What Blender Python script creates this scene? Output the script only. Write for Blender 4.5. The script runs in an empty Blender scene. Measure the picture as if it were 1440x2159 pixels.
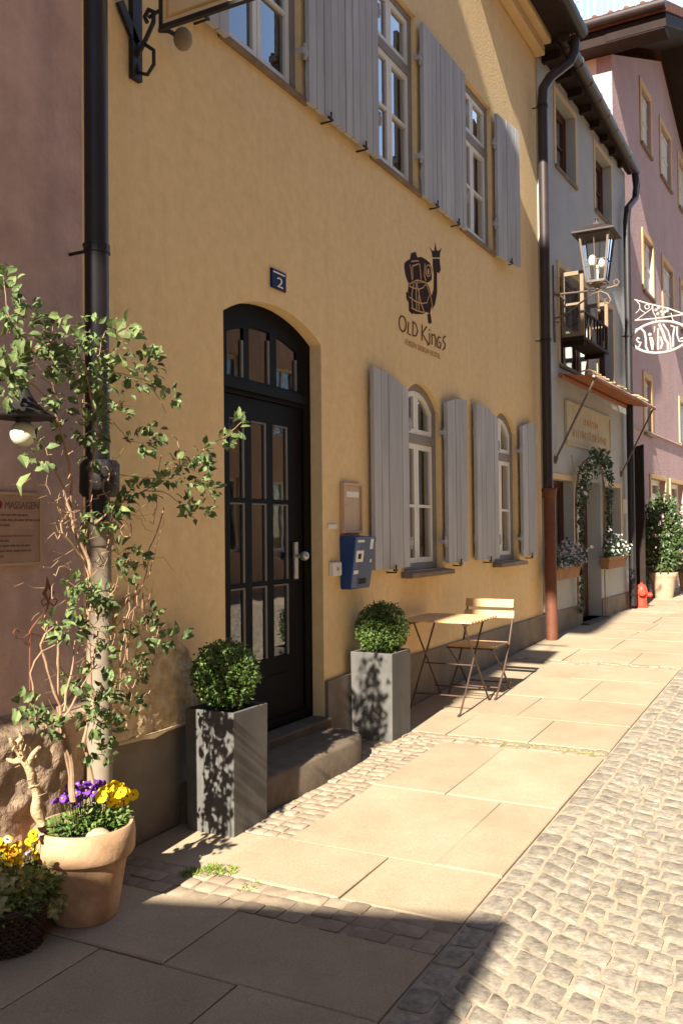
import bpy, bmesh, math, random
from mathutils import Vector, Matrix, noise
from mathutils.geometry import tessellate_polygon
random.seed(11)
SKYS, SUNE, EXPO = .075, 5.0, 1.6
R = random.uniform
SC = bpy.context.scene
COL = SC.collection
rad = math.radians

# ------------------------------------------------------------------ camera model (eye at the origin height)
EYE = Vector((0, -3, 0)); FOC = 1920.0
YAW, PIT, ROL = rad(28.2), rad(1.2), rad(0.57)
_f = Vector((math.cos(PIT)*math.cos(YAW), math.cos(PIT)*math.sin(YAW), math.sin(PIT)))
_r0 = Vector((math.sin(YAW), -math.cos(YAW), 0)); _u0 = _r0.cross(_f)
_u = _u0*math.cos(ROL) + _r0*math.sin(ROL); _r = _r0*math.cos(ROL) - _u0*math.sin(ROL)
def ray(px, py): return _f*FOC + _r*(px-720) + _u*(1079.5-py)
def onY(px, py, Y):
    d = ray(px, py); return EYE + d*((Y-EYE.y)/d.y)
def onX(px, py, X):
    d = ray(px, py); return EYE + d*((X-EYE.x)/d.x)
def onZ(px, py, Z):
    d = ray(px, py); return EYE + d*((Z-EYE.z)/d.z)
def g(x):
    if x < 10.5: return -1.5 + .031*(max(x, -14)-3.3)
    return -1.2768 + .006*(min(x, 40)-10.5)
def onG(px, py):
    z = -1.4
    for _ in range(8):
        p = onZ(px, py, z); z = g(p.x)
    return Vector((p.x, p.y, g(p.x)))

class Frame:
    """a facade plane: local (s along the wall, d into the wall, z up)"""
    def __init__(self, x, y, ang):
        self.M = Matrix.Translation((x, y, 0)) @ Matrix.Rotation(ang, 4, 'Z'); self.I = self.M.inverted()
    def at(self, px, py, d=0.0):
        o = self.I @ EYE; q = self.I.to_3x3() @ ray(px, py); t = (d-o.y)/q.y
        p = o + q*t; return p.x, p.z
    def w(self, s, d, z): return self.M @ Vector((s, d, z))
FY = Frame(0, 0, 0)
FM = Frame(0, -.03, 0)
FG = Frame(10.62, -.02, math.atan2(-.18, 4.53))
FP = Frame(15.2, .03, math.atan(-.031))

# ------------------------------------------------------------------ mesh builder
LOC = {}
class MB:
    def __init__(self, M=None): self.v = []; self.f = []; self.M = M
    def add(self, vs, fs):
        n = len(self.v)
        if self.M: vs = [self.M @ Vector(p) for p in vs]
        self.v.extend([tuple(p) for p in vs]); self.f.extend([tuple(i+n for i in f) for f in fs]); return self
    def box(self, x0, x1, y0, y1, z0, z1):
        return self.add([(x, y, z) for x in (x0, x1) for y in (y0, y1) for z in (z0, z1)],
            [(0,1,3,2),(4,6,7,5),(0,4,5,1),(2,3,7,6),(0,2,6,4),(1,5,7,3)])
    def hexa(self, p):   # 8 points: 4 bottom, 4 top
        return self.add(p, [(3,2,1,0),(4,5,6,7),(0,1,5,4),(1,2,6,5),(2,3,7,6),(3,0,4,7)])
    def bar(self, p, q, w, h, up=(0,0,1)):
        p, q = Vector(p), Vector(q); a = (q-p).normalized(); s = a.cross(Vector(up))
        if s.length < 1e-4: s = a.cross(Vector((1,0,0)))
        s.normalize(); u = s.cross(a); s *= w/2; u *= h/2
        return self.hexa([p-s-u, p+s-u, q+s-u, q-s-u, p-s+u, p+s+u, q+s+u, q-s+u])
    def tube(self, pts, r, n=8, caps=True):
        pts = [Vector(p) for p in pts]; m = len(pts)
        rr = r if isinstance(r, (list, tuple)) else [r]*m
        t = (pts[1]-pts[0]).normalized(); a = t.cross(Vector((0,0,1)))
        if a.length < 1e-3: a = t.cross(Vector((1,0,0)))
        a.normalize(); vs = []; fs = []
        for i, p in enumerate(pts):
            t2 = (pts[min(i+1, m-1)]-pts[max(i-1, 0)])
            if t2.length > 1e-9: t = t2.normalized()
            a = (a - t*a.dot(t))
            if a.length < 1e-6: a = t.orthogonal()
            a.normalize(); b = t.cross(a)
            for k in range(n):
                th = 2*math.pi*k/n; vs.append(p + (a*math.cos(th)+b*math.sin(th))*rr[i])
        for i in range(m-1):
            for k in range(n):
                k2 = (k+1) % n; fs.append((i*n+k, i*n+k2, (i+1)*n+k2, (i+1)*n+k))
        if caps: fs.append(tuple(range(n-1, -1, -1))); fs.append(tuple((m-1)*n+k for k in range(n)))
        return self.add(vs, fs)
    def lathe(self, prof, c, n=32, wob=0.0):
        vs = []; fs = []
        for i, (r, z) in enumerate(prof):
            for k in range(n):
                th = 2*math.pi*k/n; rw = r*(1+wob*noise.noise((math.cos(th)*2, math.sin(th)*2, z*6)))
                vs.append((c[0]+rw*math.cos(th), c[1]+rw*math.sin(th), c[2]+z))
        for i in range(len(prof)-1):
            for k in range(n):
                k2 = (k+1) % n; fs.append((i*n+k, i*n+k2, (i+1)*n+k2, (i+1)*n+k))
        fs.append(tuple(range(n-1, -1, -1))); fs.append(tuple((len(prof)-1)*n+k for k in range(n)))
        return self.add(vs, fs)
    def prism(self, outer, d0, d1, holes=()):
        """polygon in (s,z) with holes, extruded from depth d0 to d1"""
        loops = [list(outer)] + [list(h) for h in holes]
        tris = tessellate_polygon([[Vector((s, z, 0)) for s, z in l] for l in loops])
        flat = [p for l in loops for p in l]; n = len(flat)
        vs = [(s, d0, z) for s, z in flat] + [(s, d1, z) for s, z in flat]
        fs = [tuple(t) for t in tris] + [tuple(i+n for i in reversed(t)) for t in tris]
        o = 0
        for l in loops:
            m = len(l)
            for i in range(m):
                j = (i+1) % m; fs.append((o+i, o+j, n+o+j, n+o+i))
            o += m
        return self.add(vs, fs)
    def ball(self, c, r, n=16, m=10, sz=1.0):
        vs = []; fs = []
        for i in range(m+1):
            ph = math.pi*i/m
            for k in range(n):
                th = 2*math.pi*k/n
                vs.append((c[0]+r*math.sin(ph)*math.cos(th), c[1]+r*math.sin(ph)*math.sin(th), c[2]+r*sz*math.cos(ph)))
        for i in range(m):
            for k in range(n):
                k2 = (k+1) % n; fs.append((i*n+k, (i+1)*n+k, (i+1)*n+k2, i*n+k2))
        return self.add(vs, fs)
    def leaf(self, p, d, nrm, L, W, fold=.25, droop=.2):
        d = Vector(d).normalized(); nrm = Vector(nrm); s = d.cross(nrm)
        if s.length < 1e-3: s = d.orthogonal()
        s.normalize(); nrm = s.cross(d)
        p = Vector(p)
        a = p; m1 = p+d*L*.4+nrm*L*.05; m2 = p+d*L*.72+nrm*L*.02; t = p+d*L-nrm*L*droop
        up = nrm*W*fold
        l1 = p+d*L*.33-s*W*.5+up; r1 = p+d*L*.33+s*W*.5+up; l2 = p+d*L*.68-s*W*.38+up; r2 = p+d*L*.68+s*W*.38+up
        return self.add([a, m1, m2, t, l1, l2, r1, r2], [(0,1,4),(4,1,2,5),(5,2,3),(0,6,1),(6,7,2,1),(7,3,2)])
    def build(self, name, mat, parent=None, smooth=False, bevel=0.0, recalc=True, origin=None, seg=2):
        me = bpy.data.meshes.new(name)
        if parent is not None: base = LOC[parent.name]
        elif origin is not None: base = Vector(origin)
        else:
            xs = [p[0] for p in self.v]; ys = [p[1] for p in self.v]; zs = [p[2] for p in self.v]
            base = Vector(((min(xs)+max(xs))/2, (min(ys)+max(ys))/2, min(zs)))
        me.from_pydata([(p[0]-base.x, p[1]-base.y, p[2]-base.z) for p in self.v], [], self.f)
        if recalc:
            bm = bmesh.new(); bm.from_mesh(me); bmesh.ops.recalc_face_normals(bm, faces=bm.faces); bm.to_mesh(me); bm.free()
        me.materials.append(mat)
        if smooth:
            for p in me.polygons: p.use_smooth = True
            try: me.set_sharp_from_angle(angle=rad(50))
            except Exception: pass
        o = bpy.data.objects.new(name, me); COL.objects.link(o)
        LOC[o.name] = base.copy()
        if parent is not None: o.parent = parent
        else: o.location = base
        if bevel:
            b = o.modifiers.new('bevel', 'BEVEL'); b.width = bevel; b.segments = seg; b.limit_method = 'ANGLE'; b.angle_limit = rad(40)
        return o

def thing(name, label, cat, loc, group=None):
    o = bpy.data.objects.new(name, None); COL.objects.link(o); o.empty_display_size = .1
    o.location = loc; LOC[o.name] = Vector(loc); return tag(o, label, cat, group)
def tag(o, label, cat, group=None):
    o['label'] = label; o['category'] = cat
    if group: o['group'] = group
    return o
def struct(o, label=None):
    o['kind'] = 'structure'
    return o
def copyof(o, parent):
    c = o.copy(); COL.objects.link(c); c.parent = parent; LOC[c.name] = LOC[o.name].copy(); return c

def arch(s0, s1, z0, zs, sag, n=14):
    if sag <= 0: return [(s0, z0), (s1, z0), (s1, zs), (s0, zs)]
    w = (s1-s0)/2; rr = (w*w+sag*sag)/(2*sag); cz = zs+sag-rr; cs = (s0+s1)/2; a = math.asin(min(1, w/rr))
    pts = [(s0, z0), (s1, z0)]
    for i in range(n+1):
        th = a - 2*a*i/n; pts.append((cs+rr*math.sin(th), cz+rr*math.cos(th)))
    return pts
def arch_in(s0, s1, z0, zs, sag, i, ib=None):
    ib = i if ib is None else ib
    if sag <= 0: return (s0+i, s1-i, z0+ib, zs-i, 0)
    w = (s1-s0)/2; rr = (w*w+sag*sag)/(2*sag); cz = zs+sag-rr
    zn = cz+math.sqrt((rr-i)**2-(w-i)**2)
    return (s0+i, s1-i, z0+ib, zn, (rr-i)+cz-zn)
def arc_z(A, s):
    s0, s1, z0, zs, sag = A
    if sag <= 0: return zs
    w = (s1-s0)/2; rr = (w*w+sag*sag)/(2*sag); cz = zs+sag-rr
    return cz+math.sqrt(max(0, rr*rr-(s-(s0+s1)/2)**2))
def pane_arc(A, a, b, z0, n=8):
    return [(a, z0), (b, z0)] + [(b+(a-b)*i/n, arc_z(A, b+(a-b)*i/n)) for i in range(n+1)]
def rect(a, b, c, d): return [(a, c), (b, c), (b, d), (a, d)]

# ------------------------------------------------------------------ materials
def lin(c):
    c /= 255.0
    return c/12.92 if c <= .04045 else ((c+.055)/1.055)**2.4
def rgb(r, g_, b): return (lin(r), lin(g_), lin(b))
MATS = {}
def mat(name, col, rough=.8, var=.12, scale=3.0, bump=.15, bscale=70.0, bdist=.004, spec=.3, island=0.0, metal=0.0,
        col2=None, stain=0.0, streak=False, trans=0.0, hue=0.0, sscale=None, runs=0.0):
    m = bpy.data.materials.new(name); m.use_nodes = True; N = m.node_tree.nodes; L = m.node_tree.links
    b = N['Principled BSDF']; b.inputs['Roughness'].default_value = rough; b.inputs['Metallic'].default_value = metal
    b.inputs['Specular IOR Level'].default_value = spec
    tc = N.new('ShaderNodeTexCoord')
    co = tc.outputs['Object']
    nz = N.new('ShaderNodeTexNoise'); nz.inputs['Scale'].default_value = scale; nz.inputs['Detail'].default_value = 7; nz.inputs['Roughness'].default_value = .62
    if streak:
        mp = N.new('ShaderNodeMapping'); mp.inputs['Scale'].default_value = (1, 1, .18); L.new(co, mp.inputs['Vector']); L.new(mp.outputs[0], nz.inputs['Vector'])
    else: L.new(co, nz.inputs['Vector'])
    rp = N.new('ShaderNodeValToRGB'); rp.color_ramp.elements[0].position = .3; rp.color_ramp.elements[1].position = .7
    c2 = col2 or col
    rp.color_ramp.elements[0].color = (*[max(0, x*(1-var)) for x in col], 1)
    rp.color_ramp.elements[1].color = (*[min(1, x*(1+var)) for x in c2], 1)
    L.new(nz.outputs['Fac'], rp.inputs['Fac']); out = rp.outputs['Color']
    if stain:
        n2 = N.new('ShaderNodeTexNoise'); n2.inputs['Scale'].default_value = sscale or scale*.22; n2.inputs['Detail'].default_value = 9; n2.inputs['Roughness'].default_value = .7
        L.new(co, n2.inputs['Vector'])
        r2 = N.new('ShaderNodeValToRGB'); r2.color_ramp.elements[0].position = .35; r2.color_ramp.elements[1].position = .75
        r2.color_ramp.elements[0].color = (1-stain, 1-stain*1.05, 1-stain*1.15, 1); r2.color_ramp.elements[1].color = (1, 1, 1, 1)
        L.new(n2.outputs['Fac'], r2.inputs['Fac'])
        mx = N.new('ShaderNodeMix'); mx.data_type = 'RGBA'; mx.blend_type = 'MULTIPLY'; mx.inputs['Factor'].default_value = 1
        L.new(out, mx.inputs['A']); L.new(r2.outputs['Color'], mx.inputs['B']); out = mx.outputs['Result']
    if runs:
        mp2 = N.new('ShaderNodeMapping'); mp2.inputs['Scale'].default_value = (1, 1, .09); L.new(co, mp2.inputs['Vector'])
        n4 = N.new('ShaderNodeTexNoise'); n4.inputs['Scale'].default_value = 7; n4.inputs['Detail'].default_value = 8; n4.inputs['Roughness'].default_value = .65; L.new(mp2.outputs[0], n4.inputs['Vector'])
        r4 = N.new('ShaderNodeValToRGB'); r4.color_ramp.elements[0].position = .3; r4.color_ramp.elements[1].position = .55
        r4.color_ramp.elements[0].color = (1-runs, 1-runs, 1-runs*1.1, 1); r4.color_ramp.elements[1].color = (1, 1, 1, 1); L.new(n4.outputs['Fac'], r4.inputs['Fac'])
        mx4 = N.new('ShaderNodeMix'); mx4.data_type = 'RGBA'; mx4.blend_type = 'MULTIPLY'; mx4.inputs['Factor'].default_value = 1
        L.new(out, mx4.inputs['A']); L.new(r4.outputs['Color'], mx4.inputs['B']); out = mx4.outputs['Result']
    if island or hue:
        ge = N.new('ShaderNodeNewGeometry'); hs = N.new('ShaderNodeHueSaturation')
        mr = N.new('ShaderNodeMapRange'); mr.inputs['To Min'].default_value = 1-island; mr.inputs['To Max'].default_value = 1+island
        L.new(ge.outputs['Random Per Island'], mr.inputs['Value']); L.new(mr.outputs[0], hs.inputs['Value'])
        if hue:
            m2 = N.new('ShaderNodeMath'); m2.operation = 'MULTIPLY_ADD'; m2.inputs[1].default_value = 7.31; m2.inputs[2].default_value = 0
            fr = N.new('ShaderNodeMath'); fr.operation = 'FRACT'; L.new(ge.outputs['Random Per Island'], m2.inputs[0]); L.new(m2.outputs[0], fr.inputs[0])
            m3 = N.new('ShaderNodeMapRange'); m3.inputs['To Min'].default_value = .5-hue; m3.inputs['To Max'].default_value = .5+hue
            L.new(fr.outputs[0], m3.inputs['Value']); L.new(m3.outputs[0], hs.inputs['Hue'])
        L.new(out, hs.inputs['Color']); out = hs.outputs['Color']
    L.new(out, b.inputs['Base Color'])
    if bump:
        n3 = N.new('ShaderNodeTexNoise'); n3.inputs['Scale'].default_value = bscale; n3.inputs['Detail'].default_value = 5; n3.inputs['Roughness'].default_value = .6
        L.new(co, n3.inputs['Vector'])
        bp = N.new('ShaderNodeBump'); bp.inputs['Strength'].default_value = bump; bp.inputs['Distance'].default_value = bdist
        L.new(n3.outputs['Fac'], bp.inputs['Height']); L.new(bp.outputs[0], b.inputs['Normal'])
    if trans:
        tr = N.new('ShaderNodeBsdfTranslucent'); L.new(out, tr.inputs['Color'])
        ms = N.new('ShaderNodeMixShader'); ms.inputs[0].default_value = trans
        L.new(b.outputs[0], ms.inputs[1]); L.new(tr.outputs[0], ms.inputs[2]); L.new(ms.outputs[0], N['Material Output'].inputs['Surface'])
    MATS[name] = m; return m
def glass_mat(name, tint=(.8,.82,.8), rough=.015, boost=1.0):
    m = bpy.data.materials.new(name); m.use_nodes = True; N = m.node_tree.nodes; L = m.node_tree.links
    N.remove(N['Principled BSDF'])
    t = N.new('ShaderNodeBsdfTransparent'); t.inputs[0].default_value = (*tint, 1)
    gl = N.new('ShaderNodeBsdfGlossy'); gl.inputs['Roughness'].default_value = rough
    fr = N.new('ShaderNodeFresnel'); fr.inputs['IOR'].default_value = 1.5
    mu = N.new('ShaderNodeMath'); mu.operation = 'MULTIPLY'; mu.inputs[1].default_value = 1.8*boost; mu.use_clamp = True
    nz = N.new('ShaderNodeTexNoise'); nz.inputs['Scale'].default_value = 3; bp = N.new('ShaderNodeBump'); bp.inputs['Strength'].default_value = .04; bp.inputs['Distance'].default_value = .02
    tc = N.new('ShaderNodeTexCoord'); L.new(tc.outputs['Object'], nz.inputs['Vector']); L.new(nz.outputs['Fac'], bp.inputs['Height']); L.new(bp.outputs[0], gl.inputs['Normal'])
    mx = N.new('ShaderNodeMixShader'); L.new(fr.outputs[0], mu.inputs[0]); L.new(mu.outputs[0], mx.inputs[0])
    L.new(t.outputs[0], mx.inputs[1]); L.new(gl.outputs[0], mx.inputs[2]); L.new(mx.outputs[0], N['Material Output'].inputs['Surface']); return m

YEL = mat('yellow plaster', rgb(236,203,150), .95, .04, 14, .6, 40, .008, .1, col2=rgb(241,209,156), stain=.08, sscale=.5, runs=.05)
YELT = mat('yellow reveal plaster', rgb(215,170,105), .95, .07, 2.2, .3, 55, .004, .1)
ROUGHP = mat('bare rough plaster', rgb(216,188,146), .95, .3, 14, .9, 45, .012, .1)
MAUVE = mat('mauve plaster', rgb(212,178,167), .95, .12, 5, .8, 34, .010, .1, col2=rgb(220,186,173), stain=.3, sscale=.7, runs=.1)
PLIN = mat('grey cement plinth', rgb(142,132,120), .95, .15, 5, .5, 40, .006, .1, stain=.3)
RUBBLE = mat('weathered stone plinth', rgb(170,146,122), .95, .35, 7, .9, 22, .02, .1, col2=rgb(190,160,135), stain=.35)
STEP = mat('worn sandstone', rgb(114,100,84), .95, .2, 9, .6, 60, .004, .1, stain=.25)
DOORB = mat('dark blue black gloss paint', rgb(17,16,18), .6, .1, 8, .05, 30, .002, .08)
SHUT = mat('weathered grey shutter paint', rgb(170,168,167), .8, .15, 7, .25, 40, .002, .2, island=.13, streak=True)
FRG = mat('grey window frame paint', rgb(140,132,124), .7, .08, 6, .1, 40, .002, .3)
WHITE = mat('white window paint', rgb(226,220,208), .55, .04, 6, .05, 40, .001, .4)
IRON = mat('black iron', rgb(34,30,28), .55, .2, 20, .2, 80, .001, .4)
DCOP = mat('dark weathered copper pipe', rgb(36,31,31), .5, .2, 6, .1, 50, .001, .45)
COPR = mat('brown copper pipe', rgb(56,44,41), .5, .2, 6, .1, 50, .001, .4)
RPIPE = mat('red brown cast iron standpipe', rgb(106,64,46), .65, .2, 9, .2, 50, .002, .3)
GPIPE = mat('pale grey cast iron standpipe', rgb(138,124,106), .75, .2, 9, .25, 50, .002, .25)
SILLM = mat('weathered sill', rgb(130,112,92), .9, .2, 8, .2, 60, .002, .2)
GLASS = glass_mat('window glass', (.8,.82,.8), .015, 2.0)
LGLASS = glass_mat('lantern glass', (.93,.92,.88), .03, .8)
CURT = mat('linen curtain', rgb(180,172,160), .95, .08, 6, .1, 90, .001, .1)
CURTR = mat('rust coloured curtain', rgb(150,90,75), .95, .1, 6, .1, 90, .001, .1)
INT = mat('dim interior plaster', rgb(120,100,84), .95, .1, 2, 0)
ZINC = mat('grey fibre cement planter', rgb(106,103,99), .8, .12, 9, .3, 45, .002, .2, stain=.25, sscale=2.5, runs=.14)
SOIL = mat('potting soil', rgb(60,46,36), 1, .4, 30, .8, 50, .01, .1)
TERRA = mat('terracotta', rgb(208,166,128), .95, .24, 9, .6, 40, .004, .1, stain=.3, sscale=3.5)
WICK = mat('dark wicker', rgb(74,58,46), .8, .25, 20, .2, 80, .001, .2, island=.2)
BOXL = mat('boxwood leaf', rgb(86,108,46), .45, .2, 20, 0, spec=.45, island=.35, trans=.22, hue=.02)
BOXC = mat('dark boxwood core', rgb(52,52,30), 1, .3, 30, .6, 60, .01, .1)
VINEL = mat('honeysuckle leaf', rgb(102,116,68), .55, .15, 20, 0, spec=.3, island=.5, trans=.25, hue=.025)
BARK = mat('pale reddish bark', rgb(160,128,100), .9, .3, 18, .5, 60, .004, .15)
DRIFT = mat('bleached wood', rgb(190,160,122), .95, .45, 22, 1.0, 45, .012, .1)
IVYL = mat('variegated ivy leaf', rgb(128,134,78), .5, .3, 40, 0, spec=.4, island=.35, trans=.2, col2=rgb(176,172,122), hue=.02)
PANY = mat('yellow petal', rgb(250,214,20), .7, .08, 30, 0, trans=.3, island=.1)
PANV = mat('violet petal', rgb(120,66,170), .7, .12, 30, 0, trans=.3, island=.2)
PANO = mat('orange petal', rgb(246,186,40), .7, .1, 30, 0, trans=.3, island=.15)
PANC = mat('dark flower centre', rgb(150,80,20), .8, .2, 30, 0)
PANL = mat('pansy leaf', rgb(100,124,60), .55, .2, 20, 0, spec=.35, island=.35, trans=.2, hue=.02)
SLAB = mat('pinkish granite slab', rgb(170,151,124), .92, .16, 150.0, .6, 200, .002, .1, island=.07, col2=rgb(180,161,134), stain=.24, sscale=1.9)
SETT = mat('grey granite sett', rgb(138,127,112), .9, .26, 26, .9, 45, .007, .1, island=.16, col2=rgb(157,146,129), stain=.18, sscale=1.1)
SETTS = mat('small worn sett', rgb(154,136,114), .92, .14, 16, .5, 60, .004, .12, island=.14)
JOINT = mat('sandy joint', rgb(164,147,124), 1, .22, 14, .6, 70, .006, .05)
JOINTD = mat('dark slab joint', rgb(112,94,76), 1, .3, 14, .6, 70, .006, .05)
GREYW = mat('grey white plaster', rgb(188,188,184), .95, .06, 2, .9, 38, .012, .1, stain=.15)
CREAMT = mat('cream window surround', rgb(212,184,142), .95, .06, 4, .3, 55, .004, .1)
BROWNW = mat('red brown window wood', rgb(88,48,34), .55, .2, 8, .15, 40, .002, .35)
PINK = mat('pink plaster', rgb(192,160,156), .95, .07, 2, 1.0, 22, .02, .1, stain=.12)
PINKSUN = mat('sunlit end wall plaster', rgb(240,218,196), .95, .06, 2, .4, 50, .006, .1)  # paler than the front: its sunlight is put into the colour
TANT = mat('ochre window surround', rgb(208,172,126), .95, .08, 4, .3, 55, .004, .1)
SOFF = mat('dark brown soffit boards', rgb(44,32,27), .8, .25, 6, .2, 40, .003, .2)
TILE = mat('clay roof tile', rgb(128,86,68), .9, .2, 8, .3, 40, .004, .15, island=.15)
CORN = mat('cream cornice', rgb(216,186,140), .95, .06, 4, .2, 55, .003, .1)
METG = mat('brushed aluminium', rgb(180,176,168), .4, .05, 20, .05, 200, .001, .5, metal=.7)
BEIGE = mat('beige metal case', rgb(190,160,128), .6, .06, 6, .05, 60, .001, .35)
BLUE = mat('blue enamel', rgb(24,62,118), .42, .12, 8, .04, 60, .001, .4)
NAVY = mat('navy enamel plate', rgb(24,26,70), .6, .15, 20, .05, 60, .001, .15)
PAPER = mat('white label', rgb(228,222,210), .7, .05, 20, 0)
INK = mat('dark ink', rgb(38,32,32), .8, .12, 20, 0)
LOGO = mat('painted dark emblem', rgb(58,44,40), .95, .12, 8, .4, 55, .004, .1)
LOGOT = mat('painted brown lettering', rgb(112,78,48), .95, .12, 8, .4, 55, .004, .1)
LOGOS = mat('faded brown lettering', rgb(172,122,68), .95, .08, 8, .4, 55, .004, .1)
LOGOL = mat('pale emblem line', rgb(206,164,122), .95, .1, 8, .2, 55, .003, .1)
WOODY = mat('varnished acacia slat', rgb(206,166,118), .55, .2, 10, .15, 60, .001, .35, island=.12)
STEELB = mat('brown steel tube', rgb(82,62,50), .5, .15, 20, .05, 80, .001, .4)
WIRON = mat('white painted iron', rgb(176,164,154), .6, .08, 20, .1, 60, .001, .35)
LIRON = mat('grey brown lantern metal', rgb(108,92,78), .5, .15, 12, .1, 60, .001, .4)
REDH = mat('red hydrant paint', rgb(206,66,44), .5, .12, 12, .1, 60, .001, .4)
AWN = mat('terracotta awning fabric', rgb(150,98,70), .9, .2, 12, .2, 90, .002, .15)
STONEP = mat('stone trough', rgb(176,156,128), .95, .2, 9, .5, 40, .006, .1)
CONF = mat('conifer needle', rgb(62,88,34), .7, .25, 20, 0, island=.35, trans=.15)
SHRUBL = mat('glossy shrub leaf', rgb(72,90,46), .4, .25, 20, 0, spec=.5, island=.4, trans=.2, hue=.02)
PETW = mat('white petal', rgb(232,226,222), .7, .06, 30, 0, trans=.25, island=.1)
PETL = mat('lilac petal', rgb(196,184,196), .7, .1, 30, 0, trans=.25, island=.2)
OPAL = mat('opal lamp globe', rgb(214,208,180), .15, .04, 4, 0, spec=.5)
BULB = mat('white bulb', rgb(236,230,215), .3, .02, 4, 0, spec=.4)
GRASSM = mat('grass blade', rgb(126,142,60), .6, .2, 20, 0, island=.3, trans=.25, hue=.02)
GREENS = mat('green sign enamel', rgb(40,84,56), .4, .1, 8, .05, 60, .001, .4)
OPPW = mat('opposite house plaster', rgb(200,168,136), .95, .06, 2, .3, 50, .004, .1)
EARTH = mat('ground soil', rgb(120,100,80), 1, .2, 3, .4, 30, .01, .05)
SCROLLB = mat('red brown scroll', rgb(140,86,66), .7, .2, 20, .1, 80, .001, .25)
MASKP = mat('brass sign plate', rgb(172,140,122), .8, .14, 14, .05, 80, .001, .3)
BRASS = mat('gilt edge', rgb(214,176,110), .3, .1, 14, 0, spec=.5, metal=.6)
BOXM = mat('brown window box clay', rgb(150,112,82), .9, .15, 8, .3, 50, .003, .15)
GWOOD = mat('greyed balcony wood', rgb(140,118,96), .8, .15, 10, .2, 60, .002, .2)
OPPB = mat('brown house plaster', rgb(176,142,118), .95, .06, 2, .3, 50, .004, .1)
BEADLIT = mat('sky lit bead grey', rgb(112,106,102), .6, .08, 8, .05, 40, .001, .2)  # grey stands for sky light on the dark muntin reveals
BOARD = mat('faded board paint', rgb(196,184,160), .95, .1, 6, .2, 50, .002, .1, stain=.15)
INKF = mat('faded engraved letters', rgb(126,98,86), .9, .12, 20, 0)
JOINTS = mat('sett strip joint', rgb(152,134,112), 1, .22, 14, .6, 70, .006, .05)
# ------------------------------------------------------------------ ground
def strip(x0, x1, y0, y1, dz, nx):
    m = MB(); vs = []; fs = []
    for i in range(nx+1):
        x = x0+(x1-x0)*i/nx
        vs += [(x, y0, g(x)+dz), (x, y1, g(x)+dz)]
    for i in range(nx): fs.append((2*i, 2*i+1, 2*i+3, 2*i+2))
    m.add(vs, fs); return m
m = MB(); xs = [-150, -14, -6, 0, 3.3, 7, 10.5, 14, 20, 40, 160]; vs = []; fs = []
for x in xs: vs += [(x, -160, g(x)-.06), (x, 160, g(x)-.06)]
for i in range(len(xs)-1): fs.append((2*i, 2*i+1, 2*i+3, 2*i+2))
m.add(vs, fs); struct(m.build('ground', EARTH, origin=(0, 0, -1.5)))

# pavement: joint bed + individual slabs, setts strips
KERB = -1.735
struct(strip(-10, 40, KERB, .3, -.011, 50).build('pavement_bed', JOINTD, origin=(0, 0, -1.5), recalc=False))
def slab(m, x0, x1, y0, y1, gap=.0022, h=.05, jit=.004):
    z0, z1 = g(x0+gap), g(x1-gap); dz = R(-.003, .003)
    a = [(x0+gap, y0+gap), (x1-gap, y0+gap), (x1-gap, y1-gap), (x0+gap, y1-gap)]
    a = [(x+R(-jit, jit), y+R(-jit, jit)) for x, y in a]
    c = [(a[0][0]+.006, a[0][1]+.006), (a[1][0]-.006, a[1][1]+.006), (a[2][0]-.006, a[2][1]-.006), (a[3][0]+.006, a[3][1]-.006)]
    b0 = [(x, y, g(x)-h) for x, y in a]; t0 = [(x, y, g(x)-.004+dz) for x, y in a]; t1 = [(x, y, g(x)+dz) for x, y in c]
    m.add(b0+t0+t1, [(8, 9, 10, 11)] + [(k+8, k+4, (k+1) % 4+4, (k+1) % 4+8) for k in range(4)] + [(k+4, k, (k+1) % 4, (k+1) % 4+4) for k in range(4)])
def sett(m, q, zf, inset=.0055, dome=.002, h=.05, jit=.0065):
    """one worn block: q = 4 ground corners"""
    c = Vector((sum(p[0] for p in q)/4, sum(p[1] for p in q)/4))
    cor = []
    for p in q:
        v = Vector(p)-c; l = v.length; cor.append(c+v*(1-inset*1.4/l)+Vector((R(-jit, jit), R(-jit, jit))))
    dz = R(-.004, .005); ring = []
    for k in range(4):
        a, b, p = cor[k], cor[(k+1) % 4], cor[k-1]
        ring += [a+(p-a)*R(.03, .17), a+(b-a)*R(.03, .17)]
    lo = [(v.x, v.y, zf(v.x)-h) for v in ring]; mid = [(v.x, v.y, zf(v.x)-.0035+dz) for v in ring]
    inn = []
    for v in ring:
        w = c+(v-c)*.87; inn.append((w.x, w.y, zf(w.x)+dz+R(-.0018, .0018)))
    ce = (c.x, c.y, zf(c.x)+dz+dome*R(.2, .8))
    fs = []
    for k in range(8):
        j = (k+1) % 8; fs += [(k, j, 8+j, 8+k), (8+k, 8+j, 16+j, 16+k), (16+k, 16+j, 24)]
    m.add(lo+mid+inn+[ce], fs)

sl = MB(); st = MB()
def strip_setts(x0, x1, y0, y1, nx, ny, zf=g):
    for i in range(nx):
        for j in range(ny):
            xa, xb = x0+(x1-x0)*i/nx, x0+(x1-x0)*(i+1)/nx; off = R(-.015, .015)
            ya, yb = y0+(y1-y0)*j/ny+off, y0+(y1-y0)*(j+1)/ny+off
            sett(st, [(xa, ya), (xb, ya), (xb, yb), (xa, yb)], zf, .003, .002, .05, .003)
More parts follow.
